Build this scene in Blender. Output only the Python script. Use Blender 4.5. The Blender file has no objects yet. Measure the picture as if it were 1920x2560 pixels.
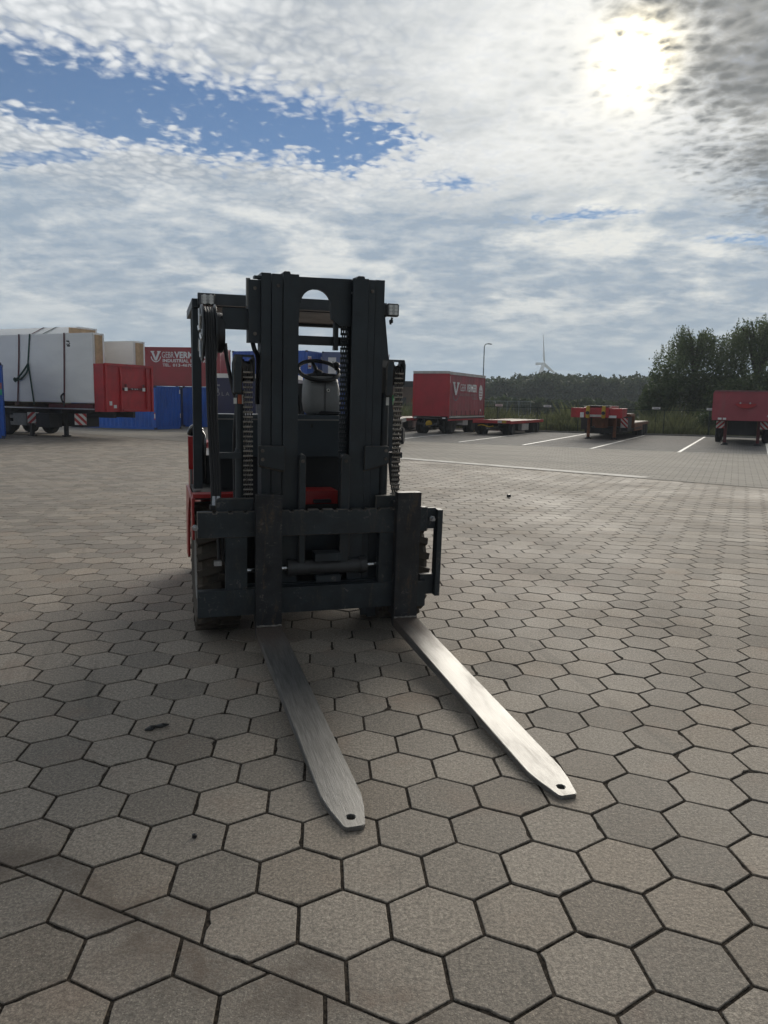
import bpy, bmesh, math, random
import numpy as np
from mathutils import Matrix, Vector
R_ = math.radians
random.seed(7); rng = np.random.default_rng(11)
scene = bpy.context.scene
col = scene.collection

# ------------------------------------------------------------------ camera
CAM_H = 1.75
PITCH, ROLL, FPX = 0.144241676, 0.0179909564, 1906.79
cam_d = bpy.data.cameras.new('camera'); cam = bpy.data.objects.new('camera', cam_d); col.objects.link(cam)
cam_d.sensor_fit = 'VERTICAL'; cam_d.sensor_height = 24.0; cam_d.lens = 24.0*FPX/2560.0
cam_d.clip_start = 0.05; cam_d.clip_end = 6000.0
_R = Vector((1, 0, 0)); _U = Vector((0, math.sin(PITCH), math.cos(PITCH))); _F = Vector((0, math.cos(PITCH), -math.sin(PITCH)))
_r = math.cos(ROLL)*_R + math.sin(ROLL)*_U; _u = -math.sin(ROLL)*_R + math.cos(ROLL)*_U
cam.matrix_world = Matrix(((_r.x, _u.x, -_F.x, 0), (_r.y, _u.y, -_F.y, 0), (_r.z, _u.z, -_F.z, CAM_H), (0, 0, 0, 1)))
scene.camera = cam

# ------------------------------------------------------------------ render / exposure
scene.render.engine = 'CYCLES'
scene.view_settings.view_transform = 'Standard'; scene.view_settings.look = 'None'
scene.view_settings.exposure = 1.06; scene.view_settings.gamma = 1.0
scene.view_settings.use_curve_mapping = False
scene.cycles.use_denoising = True
try: scene.cycles.denoiser = 'OPENIMAGEDENOISE'
except Exception: pass
scene.cycles.use_adaptive_sampling = True; scene.cycles.adaptive_threshold = 0.02
scene.cycles.max_bounces = 6; scene.cycles.diffuse_bounces = 3; scene.cycles.glossy_bounces = 3
scene.cycles.transparent_max_bounces = 8; scene.cycles.volume_bounces = 1
scene.cycles.sample_clamp_indirect = 4.0

# ------------------------------------------------------------------ node helper
class NT:
    """small expression helper: every value is a socket or a number"""
    def __init__(s, tree): s.t = tree; s.n = tree.nodes; s.l = tree.links
    def node(s, typ, **kw):
        n = s.n.new(typ)
        for k, v in kw.items(): setattr(n, k, v)
        return n
    def put(s, sock, v):
        if v is None: return
        if isinstance(v, bpy.types.NodeSocket): s.l.new(v, sock)
        else:
            try: sock.default_value = v
            except Exception: sock.default_value = (*v, 1.0)
    def m(s, op, a, b=None, c=None, clamp=False):
        n = s.node('ShaderNodeMath', operation=op, use_clamp=clamp)
        s.put(n.inputs[0], a); s.put(n.inputs[1], b); s.put(n.inputs[2], c)
        return n.outputs[0]
    def add(s, a, b): return s.m('ADD', a, b)
    def sub(s, a, b): return s.m('SUBTRACT', a, b)
    def mul(s, a, b): return s.m('MULTIPLY', a, b)
    def div(s, a, b): return s.m('DIVIDE', a, b)
    def ss(s, x, lo, hi, a=0.0, b=1.0):
        n = s.node('ShaderNodeMapRange', interpolation_type='SMOOTHSTEP')
        for i, v in enumerate((x, lo, hi, a, b)): s.put(n.inputs[i], v)
        return n.outputs[0]
    def lin(s, x, lo, hi, a=0.0, b=1.0):
        n = s.node('ShaderNodeMapRange')
        for i, v in enumerate((x, lo, hi, a, b)): s.put(n.inputs[i], v)
        return n.outputs[0]
    def mix(s, f, a, b, blend='MIX'):
        n = s.node('ShaderNodeMix', data_type='RGBA', blend_type=blend)
        s.put(n.inputs['Factor'], f)
        s.put([i for i in n.inputs if i.name == 'A' and i.type == 'RGBA'][0], a)
        s.put([i for i in n.inputs if i.name == 'B' and i.type == 'RGBA'][0], b)
        return [o for o in n.outputs if o.type == 'RGBA'][0]
    def noise(s, vec, scale, detail=4.0, rough=0.55, dist=0.0, dim='3D', out='Fac'):
        n = s.node('ShaderNodeTexNoise', noise_dimensions=dim)
        s.put(n.inputs['Vector'], vec); s.put(n.inputs['Scale'], scale); s.put(n.inputs['Detail'], detail)
        s.put(n.inputs['Roughness'], rough); s.put(n.inputs['Distortion'], dist)
        return n.outputs[0] if out == 'Fac' else n.outputs[1]
    def voro(s, vec, scale, feature='F1', rand=1.0, smooth=None, out='Distance', dim='3D'):
        n = s.node('ShaderNodeTexVoronoi', feature=feature, voronoi_dimensions=dim)
        s.put(n.inputs['Vector'], vec); s.put(n.inputs['Scale'], scale); s.put(n.inputs['Randomness'], rand)
        if smooth is not None: s.put(n.inputs['Smoothness'], smooth)
        return n.outputs[out]
    def xyz(s, v):
        n = s.node('ShaderNodeSeparateXYZ'); s.put(n.inputs[0], v); return n.outputs
    def vec(s, x, y, z=0.0):
        n = s.node('ShaderNodeCombineXYZ')
        for i, v in enumerate((x, y, z)): s.put(n.inputs[i], v)
        return n.outputs[0]
    def vmul(s, v, sc):
        n = s.node('ShaderNodeVectorMath', operation='MULTIPLY'); s.put(n.inputs[0], v); s.put(n.inputs[1], sc); return n.outputs[0]
    def vadd(s, v, w):
        n = s.node('ShaderNodeVectorMath', operation='ADD'); s.put(n.inputs[0], v); s.put(n.inputs[1], w); return n.outputs[0]
    def dot(s, v, w):
        n = s.node('ShaderNodeVectorMath', operation='DOT_PRODUCT'); s.put(n.inputs[0], v); s.put(n.inputs[1], w); return n.outputs['Value']
    def ramp(s, f, stops):
        n = s.node('ShaderNodeValToRGB'); s.put(n.inputs[0], f); e = n.color_ramp.elements
        while len(e) < len(stops): e.new(0.5)
        for k, (p, c) in enumerate(stops): e[k].position = p; e[k].color = (*c, 1.0) if len(c) == 3 else c
        return n.outputs[0]

# ------------------------------------------------------------------ sky
SUN_DIR = Vector((0.264, 0.889, 0.375)).normalized()
SUN_EL = math.asin(SUN_DIR.z); SUN_AZ = math.atan2(SUN_DIR.x, SUN_DIR.y)      # azimuth from +Y towards +X
world = bpy.data.worlds.new('World'); scene.world = world; world.use_nodes = True
W = NT(world.node_tree); W.n.clear()
sky = W.node('ShaderNodeTexSky', sky_type='NISHITA'); sky.sun_disc = False
sky.sun_elevation = SUN_EL; sky.sun_rotation = SUN_AZ; sky.air_density = 1.0; sky.dust_density = 0.0; sky.ozone_density = 6.0
bg_sky = W.node('ShaderNodeBackground'); bg_sky.inputs[1].default_value = 0.034
W.l.new(sky.outputs[0], bg_sky.inputs[0])
D = W.node('ShaderNodeTexCoord').outputs['Generated']
dx, dy, dz = W.xyz(D)
den = W.add(W.m('MAXIMUM', dz, 0.0), 0.06)
P = W.vec(W.div(dx, den), W.div(dy, den), 0.0)                  # where the ray meets the cloud deck
px_, py_, _ = W.xyz(P)
den2 = W.add(W.m('MAXIMUM', dz, 0.0), 0.20)
P2 = W.vec(W.div(dx, den2), W.div(dy, den2), 0.0)               # lower, nearer deck seen towards the horizon
big = W.noise(P, 1.15, 3.0, 0.58, dim='2D')
mid = W.noise(W.vadd(P, (3.1, 7.7, 0)), 3.4, 5.0, 0.62, 0.3, dim='2D')
fine = W.noise(W.vadd(P, (1.7, 2.2, 0.0)), 15.0, 4.0, 0.62, 0.35, dim='2D')
wob = W.vadd(P, W.vmul(W.noise(P, 6.0, 3.0, 0.55, out='Color', dim='2D'), (0.085, 0.085, 0.0)))
cell = W.voro(W.vmul(wob, (1.0, 0.85, 1.0)), 18.0, 'SMOOTH_F1', 0.9, 0.45, dim='2D')      # mackerel cells
cell2 = W.voro(W.vmul(wob, (1.0, 0.75, 1.0)), 40.0, 'F1', 1.0, dim='2D')
cells = W.add(W.mul(W.ss(cell, 0.05, 0.62), 0.68), W.mul(W.ss(cell2, 0.08, 0.75), 0.32))
# open blue band and a few smaller openings in the deck
qx = W.add(px_, 0.6); qy = W.sub(py_, 2.44)
al = W.add(W.mul(qx, 0.9), W.mul(qy, 0.436)); ac = W.sub(W.mul(qy, 0.9), W.mul(qx, 0.436))
nz = W.add(W.add(W.mul(W.sub(mid, 0.5), 0.40), W.mul(W.sub(fine, 0.5), 0.26)), W.mul(W.sub(cells, 0.5), -0.10))
bnd = W.add(W.m('ABSOLUTE', W.add(ac, W.mul(W.sub(mid, 0.5), 0.35))), nz)
band = W.mul(W.ss(bnd, 0.40, 0.06), W.ss(W.add(al, nz), 0.72, 0.45))
def hole(cx, cy, rx, ry, rot, soft=0.5):
    a = W.sub(px_, cx); b = W.sub(py_, cy); c, s_ = math.cos(rot), math.sin(rot)
    u = W.div(W.add(W.mul(a, c), W.mul(b, s_)), rx); v = W.div(W.sub(W.mul(b, c), W.mul(a, s_)), ry)
    d = W.m('SQRT', W.add(W.mul(u, u), W.mul(v, v)))
    return W.ss(W.add(d, W.mul(nz, 2.6)), 1.0, 1.0-soft)
gap = band
for h in ((-1.22, 2.78, 0.30, 0.09, -0.25, 0.6), (0.80, 3.36, 0.34, 0.13, -0.35, 1.0), (1.68, 3.62, 0.40, 0.13, 0.1, 1.0), (0.24, 3.02, 0.24, 0.15, 0.0, 1.0),
          (-2.4, 3.4, 0.5, 0.2, 0.3, 0.8), (2.9, 2.7, 0.5, 0.3, 0.2, 0.8), (-0.6, -2.4, 0.9, 0.4, 0.4, 0.8), (1.4, -0.7, 0.5, 0.35, 0.2, 0.8)):
    gap = W.m('MAXIMUM', gap, W.mul(hole(*h), 0.62))
wisps = W.mul(W.ss(W.add(mid, W.mul(W.sub(fine, 0.5), 0.9)), 0.62, 0.90), 0.42)
cover = W.m('MAXIMUM', W.sub(1.0, gap), wisps)
# thickness of the deck: thin parts glow, thick parts are grey
low = W.ss(W.add(dz, W.mul(W.sub(mid, 0.5), 0.10)), 0.285, 0.205)           # far, lower stratocumulus
nearsun = W.m('EXPONENT', W.div(W.sub(1.0, W.dot(D, tuple(SUN_DIR))), -0.05))
upT = W.add(W.add(W.mul(W.mul(W.sub(1.0, W.mul(W.add(cells, W.ss(cell, 0.0, 0.75)), 0.5)), 0.52), nearsun), W.mul(W.mul(cells, 0.72), W.sub(1.0, nearsun))), W.mul(W.ss(big, 0.38, 0.66), 0.36))
upT = W.sub(W.add(upT, W.add(W.mul(W.sub(mid, 0.5), 0.75), W.mul(W.sub(fine, 0.5), 0.55))), 0.06)
st1 = W.noise(W.vmul(P2, (1.0, 1.05, 1.0)), 2.6, 5.0, 0.58, 0.15, dim='2D')
st2 = W.noise(W.vmul(W.vadd(P2, (5.0, 1.0, 0.0)), (0.9, 1.15, 1.0)), 7.5, 4.0, 0.60, 0.15, dim='2D')
st3 = W.noise(W.vmul(W.vadd(P2, (9.0, 4.0, 0.0)), (0.9, 1.1, 1.0)), 22.0, 4.0, 0.62, 0.1, dim='2D')
loT = W.add(W.add(W.mul(W.ss(st1, 0.29, 0.55), 0.86), W.mul(W.sub(st2, 0.50), 1.5)), W.mul(W.sub(st3, 0.5), 0.35))
# cloud bank that goes on to the right of the sun
bank = W.mul(W.ss(W.add(W.add(W.mul(W.sub(px_, 0.70), 0.75), W.mul(W.sub(2.42, py_), 0.55)), W.mul(nz, 1.0)), 0.02, 0.34), W.ss(px_, 4.5, 2.0))
thick = W.m('ADD', W.add(W.mul(upT, W.sub(1.0, low)), W.mul(loT, low)), W.mul(bank, 0.50), clamp=True)
thick = W.mul(thick, W.ss(cover, 0.25, 1.0))
cs = W.dot(D, tuple(SUN_DIR)); om = W.sub(1.0, cs)
g1 = W.m('EXPONENT', W.div(om, -0.00048)); g2 = W.m('EXPONENT', W.div(om, -0.009)); g3 = W.m('EXPONENT', W.div(om, -0.07))
trans = W.lin(thick, 0.0, 1.0, 1.0, 0.25)
bright = W.mix(low, (0.425, 0.435, 0.443), (0.395, 0.405, 0.402))
dark = W.mix(low, (0.200, 0.222, 0.245), (0.158, 0.202, 0.255))
dark = W.mix(bank, dark, (0.075, 0.082, 0.088))
bright = W.mix(W.mul(bank, 0.55), bright, (0.22, 0.225, 0.225))
cc = W.mix(thick, bright, dark)
glow = W.mul(trans, W.add(W.mul(g3, 0.085), W.mul(g2, 0.05)))
glow = W.add(glow, W.mul(g1, W.lin(thick, 0.0, 1.0, 2.6, 0.10)))
cc = W.mix(1.0, cc, W.vmul(W.vec(glow, glow, glow), (1.0, 0.83, 0.48)), 'ADD')
haze_f = W.ss(dz, 0.14, 0.0)
cc = W.mix(W.mul(haze_f, 0.75), cc, (0.205, 0.275, 0.352))
bg_cl = W.node('ShaderNodeBackground'); bg_cl.inputs[1].default_value = 1.0
W.l.new(cc, bg_cl.inputs[0])
mixs = W.node('ShaderNodeMixShader'); alpha = W.ss(W.add(cover, W.add(W.mul(W.sub(fine, 0.5), 0.34), W.mul(W.sub(0.42, cells), 0.30))), 0.06, 1.02)
W.put(mixs.inputs[0], W.m('MAXIMUM', alpha, W.mul(haze_f, 0.8)))
W.l.new(bg_sky.outputs[0], mixs.inputs[1]); W.l.new(bg_cl.outputs[0], mixs.inputs[2])
wo = W.node('ShaderNodeOutputWorld'); W.l.new(mixs.outputs[0], wo.inputs[0])
world.cycles.sampling_method = 'MANUAL'; world.cycles.sample_map_resolution = 1024

# ------------------------------------------------------------------ sun (veiled by thin cloud)
sd = bpy.data.lights.new('sun', 'SUN'); sd.energy = 1.6; sd.angle = R_(36.0); sd.color = (1.0, 0.93, 0.82)
so = bpy.data.objects.new('sun', sd); col.objects.link(so)
so.rotation_euler = SUN_DIR.to_track_quat('Z', 'Y').to_euler()

# ------------------------------------------------------------------ materials
MATS = {}
def new_mat(name):
    m = bpy.data.materials.new(name); m.use_nodes = True
    t = NT(m.node_tree); t.n.clear()
    b = t.node('ShaderNodeBsdfPrincipled'); o = t.node('ShaderNodeOutputMaterial'); t.l.new(b.outputs[0], o.inputs[0])
    return m, t, b
def bump(t, b, h, strength=0.3, dist=0.01):
    n = t.node('ShaderNodeBump'); t.put(n.inputs['Strength'], strength); t.put(n.inputs['Distance'], dist); t.put(n.inputs['Height'], h)
    t.l.new(n.outputs[0], b.inputs['Normal'])
def paint(name, c, rough=0.5, var=0.25, scale=3.0, metal=0.0, dirt=None, dirt_amt=0.35, spec=0.5, bmp=0.12, fine=60.0, coat=0.0, chips=None):
    """worn paint / plastic / rubber: colour drifts, dirt patches, roughness drifts, fine relief"""
    if name in MATS: return MATS[name]
    m, t, b = new_mat(name)
    o = t.node('ShaderNodeTexCoord').outputs['Object']
    n1 = t.noise(o, scale, 5.0, 0.6, 0.2); n2 = t.noise(o, fine, 3.0, 0.6); n3 = t.noise(t.vmul(o, (1.0, 1.0, 0.25)), scale*2.3, 6.0, 0.65, 0.5)
    lo = tuple(x*(1-var) for x in c); hi = tuple(min(1, x*(1+var)) for x in c)
    base = t.mix(t.ss(n1, 0.3, 0.7), lo, hi)
    d = dirt if dirt else tuple(0.5*x+0.02 for x in c)
    base = t.mix(t.mul(t.ss(t.add(n3, t.mul(t.sub(n2, 0.5), 0.35)), 0.54, 0.74), dirt_amt), base, d)
    if chips:
        ch = t.noise(t.vmul(o, (1.0, 1.0, 1.0)), 26.0, 6.0, 0.72, 0.8); sc = t.noise(t.vmul(o, (6.0, 6.0, 60.0)), 2.2, 4.0, 0.7, 0.3)
        base = t.mix(t.mul(t.ss(t.add(ch, t.mul(t.sub(n1, 0.5), 0.5)), 0.60, 0.68), 0.75), base, chips)
        base = t.mix(t.mul(t.ss(sc, 0.64, 0.72), 0.5), base, chips)
    t.put(b.inputs['Base Color'], base)
    t.put(b.inputs['Roughness'], t.lin(t.add(n1, t.mul(n2, 0.4)), 0.4, 1.0, max(0.05, rough-0.12), min(1, rough+0.16)))
    b.inputs['Metallic'].default_value = metal; b.inputs['Specular IOR Level'].default_value = spec
    b.inputs['Coat Weight'].default_value = coat
    if bmp: bump(t, b, t.add(n2, t.mul(n1, 0.5)), bmp, 0.004)
    MATS[name] = m; return m

def steel_mat(name, c, rough, rust=0.3):
    if name in MATS: return MATS[name]
    m, t, b = new_mat(name)
    o = t.node('ShaderNodeTexCoord').outputs['Object']
    scr = t.noise(t.vmul(o, (70.0, 1.6, 20.0)), 3.0, 5.0, 0.72, 0.25)          # long scratches
    scr2 = t.noise(t.vmul(o, (16.0, 2.2, 9.0)), 4.0, 5.0, 0.7, 0.5)
    pat = t.noise(t.vmul(o, (7.0, 1.3, 7.0)), 1.6, 6.0, 0.66, 0.3); fi = t.noise(o, 140.0, 3.0, 0.6)
    base = t.mix(t.ss(scr, 0.35, 0.68), tuple(x*0.62 for x in c), c)
    ru = t.mul(t.ss(t.add(pat, t.mul(t.sub(scr2, 0.5), 0.5)), 0.50, 0.72), rust)
    y = t.xyz(o)[1]
    heel = t.mul(t.ss(t.add(y, t.mul(t.sub(pat, 0.5), 0.8)), -0.75, -0.05), 0.85)   # the heel is dull and rusty, the tip polished by use
    ru = t.m('MAXIMUM', ru, heel)
    base = t.mix(ru, base, t.mix(t.ss(fi, 0.4, 0.65), (0.055, 0.042, 0.035), (0.13, 0.085, 0.06)))
    t.put(b.inputs['Base Color'], base)
    t.put(b.inputs['Metallic'], t.lin(ru, 0.0, 1.0, 0.95, 0.3))
    t.put(b.inputs['Roughness'], t.add(t.lin(t.add(t.mul(scr, 0.75), t.mul(pat, 0.35)), 0.35, 0.75, rough-0.07, rough+0.14), t.mul(ru, 0.22)))
    bump(t, b, t.add(t.add(scr, t.mul(scr2, 0.8)), t.mul(fi, 0.3)), 0.25, 0.003)
    MATS[name] = m; return m

def flat_mat(name, c, rough=0.5, metal=0.0):
    if name in MATS: return MATS[name]
    m, t, b = new_mat(name); t.put(b.inputs['Base Color'], c); b.inputs['Roughness'].default_value = rough; b.inputs['Metallic'].default_value = metal
    MATS[name] = m; return m

# ------------------------------------------------------------------ mesh builder
EDGE = {}                                                        # material name -> bevelled edges: worn, and lightened as if catching light
class MB:
    def __init__(s, mat4=None): s.bm = bmesh.new(); s.M = mat4
    def _fin(s, vs, M=None):
        if M is not None: bmesh.ops.transform(s.bm, matrix=M, verts=vs)
        return s
    def box(s, x0, x1, y0, y1, z0, z1, M=None):
        vs = [s.bm.verts.new((x, y, z)) for z in (z0, z1) for y in (y0, y1) for x in (x0, x1)]
        for f in ((0, 2, 3, 1), (4, 5, 7, 6), (0, 1, 5, 4), (2, 6, 7, 3), (0, 4, 6, 2), (1, 3, 7, 5)): s.bm.faces.new([vs[i] for i in f])
        return s._fin(vs, M)
    def prism(s, pts, a, b, axis='y', M=None):
        """closed polygon (2D) pushed from a to b along axis; 2D = the other two axes in x,y,z order"""
        def p3(p, d):
            return {'x': (d, p[0], p[1]), 'y': (p[0], d, p[1]), 'z': (p[0], p[1], d)}[axis]
        lo = [s.bm.verts.new(p3(p, a)) for p in pts]; hi = [s.bm.verts.new(p3(p, b)) for p in pts]
        n = len(pts); fs = [s.bm.faces.new(lo), s.bm.faces.new(hi[::-1])]
        for i in range(n): fs.append(s.bm.faces.new((lo[i], hi[i], hi[(i+1) % n], lo[(i+1) % n])))
        bmesh.ops.recalc_face_normals(s.bm, faces=fs)
        return s._fin(lo+hi, M)
    def cyl(s, p, q, r, n=12, r2=None, cap=True, M=None):
        p, q = Vector(p), Vector(q); d = (q-p).normalized(); r2 = r if r2 is None else r2
        a = d.orthogonal().normalized(); c = d.cross(a)
        A = [s.bm.verts.new(p+r*(math.cos(t)*a+math.sin(t)*c)) for t in [2*math.pi*i/n for i in range(n)]]
        B = [s.bm.verts.new(q+r2*(math.cos(t)*a+math.sin(t)*c)) for t in [2*math.pi*i/n for i in range(n)]]
        for i in range(n): s.bm.faces.new((A[i], A[(i+1) % n], B[(i+1) % n], B[i]))
        if cap: s.bm.faces.new(A[::-1]); s.bm.faces.new(B)
        return s._fin(A+B, M)
    def tube(s, pts, r, n=8, M=None):
        pts = [Vector(p) for p in pts]; rs = r if isinstance(r, (list, tuple)) else [r]*len(pts)
        rings = []; a = None; allv = []
        for i, p in enumerate(pts):
            d = (pts[min(i+1, len(pts)-1)]-pts[max(i-1, 0)]).normalized()
            a = d.orthogonal().normalized() if a is None else (a-d*a.dot(d)).normalized()
            c = d.cross(a)
            ring = [s.bm.verts.new(p+rs[i]*(math.cos(2*math.pi*k/n)*a+math.sin(2*math.pi*k/n)*c)) for k in range(n)]
            rings.append(ring); allv += ring
        for A, B in zip(rings, rings[1:]):
            for k in range(n): s.bm.faces.new((A[k], A[(k+1) % n], B[(k+1) % n], B[k]))
        s.bm.faces.new(rings[0][::-1]); s.bm.faces.new(rings[-1])
        return s._fin(allv, M)
    def lathe(s, prof, n=24, axis='x', c=(0, 0, 0), M=None):
        """profile of (along, radius) turned about an axis through c"""
        rings = []; allv = []
        for (u, r) in prof:
            ring = []
            for k in range(n):
                t = 2*math.pi*k/n; a, b = r*math.cos(t), r*math.sin(t)
                v = {'x': (u, a, b), 'y': (a, u, b), 'z': (a, b, u)}[axis]
                ring.append(s.bm.verts.new(Vector(c)+Vector(v)))
            rings.append(ring); allv += ring
        fs = []
        for A, B in zip(rings, rings[1:]):
            for k in range(n): fs.append(s.bm.faces.new((A[k], A[(k+1) % n], B[(k+1) % n], B[k])))
        for rg, (u, r) in ((rings[0], prof[0]), (rings[-1], prof[-1])):
            if r > 1e-4: fs.append(s.bm.faces.new(rg))
        bmesh.ops.recalc_face_normals(s.bm, faces=fs)
        return s._fin(allv, M)
    def sheet(s, pts):
        s.bm.faces.new([s.bm.verts.new(p) for p in pts]); return s
    def mesh(s, name, mat, bevel=0.0, smooth=None, seg=1):
        bm = s.bm; em = EDGE.get(mat.name if mat else None)
        if bevel > 0:
            es = [e for e in bm.edges if len(e.link_faces) == 2 and e.calc_face_angle(0) > R_(30)]
            res = bmesh.ops.bevel(bm, geom=es, offset=bevel, segments=seg, affect='EDGES', clamp_overlap=True)
            if em:
                for f in res['faces']: f.material_index = 1
        if s.M is not None: bmesh.ops.transform(bm, matrix=s.M, verts=bm.verts)
        me = bpy.data.meshes.new(name); bm.to_mesh(me); bm.free()
        if smooth is not None:
            me.polygons.foreach_set('use_smooth', [True]*len(me.polygons)); me.set_sharp_from_angle(angle=R_(smooth))
        if mat: me.materials.append(mat)
        if em and bevel > 0: me.materials.append(em)
        return me
    def build(s, name, mat, parent=None, bevel=0.0, smooth=None, seg=1, loc=None, rz=0.0):
        return link(name, s.mesh(name, mat, bevel, smooth, seg), parent, loc, rz)
def link(name, me, parent=None, loc=None, rz=0.0):
    o = bpy.data.objects.new(name, me); col.objects.link(o)
    if parent is not None: o.parent = parent
    if loc is not None: o.location = loc
    o.rotation_euler.z = rz
    return o
def tag(o, label=None, cat=None, group=None, kind=None):
    if label: o['label'] = label
    if cat: o['category'] = cat
    if group: o['group'] = group
    if kind: o['kind'] = kind
    return o
def thing(name, label, cat, loc, rz=0.0, group=None):
    return tag(link(name, None, None, loc, rz), label, cat, group)
def numpy_mesh(name, verts, faces, mat, smooth=False, attr=None):
    """verts Nx3, faces MxK (same corner count)"""
    me = bpy.data.meshes.new(name); v = np.asarray(verts, np.float32); f = np.asarray(faces, np.int32)
    me.vertices.add(len(v)); me.vertices.foreach_set('co', v.ravel())
    me.loops.add(f.size); me.loops.foreach_set('vertex_index', f.ravel())
    me.polygons.add(len(f)); me.polygons.foreach_set('loop_start', np.arange(0, f.size, f.shape[1], dtype=np.int32))
    me.polygons.foreach_set('loop_total', np.full(len(f), f.shape[1], np.int32))
    if smooth: me.polygons.foreach_set('use_smooth', np.ones(len(f), bool))
    if attr is not None:
        a = me.attributes.new('rnd', 'FLOAT', 'FACE'); a.data.foreach_set('value', np.asarray(attr, np.float32))
    me.update(calc_edges=True); me.materials.append(mat)
    if not smooth: me.shade_flat()
    return me
_text_cache = {}
def text_mesh(body, size, mat, bold=0.0, depth=0.0, space=1.0):
    cu = bpy.data.curves.new('lettering', 'FONT'); cu.body = body; cu.size = size; cu.align_x = 'LEFT'; cu.offset = bold; cu.extrude = depth
    cu.space_character = space; cu.resolution_u = 3
    ob = bpy.data.objects.new('lettering', cu); col.objects.link(ob)
    dg = bpy.context.evaluated_depsgraph_get(); me = bpy.data.meshes.new_from_object(ob.evaluated_get(dg))
    bpy.data.objects.remove(ob); me.materials.clear(); me.materials.append(mat); return me
def lettering(name, body, size, mat, parent, M, bold=0.0, space=1.0, fit=None):
    """text standing on the local x-z plane facing -y, lower left corner at the origin of M; fit = width in metres"""
    me = text_mesh(body, size, mat, bold, 0.0, space)
    xs = [v.co.x for v in me.vertices]; w = max(xs)-min(xs)
    k = (fit/w) if fit else 1.0
    me.transform(M @ Matrix.Rotation(R_(90), 4, 'X') @ Matrix.Diagonal((k, 1, 1, 1)))
    return link(name, me, parent)
def T(x, y, z): return Matrix.Translation((x, y, z))
def RZ(a): return Matrix.Rotation(R_(a), 4, 'Z')

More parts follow.
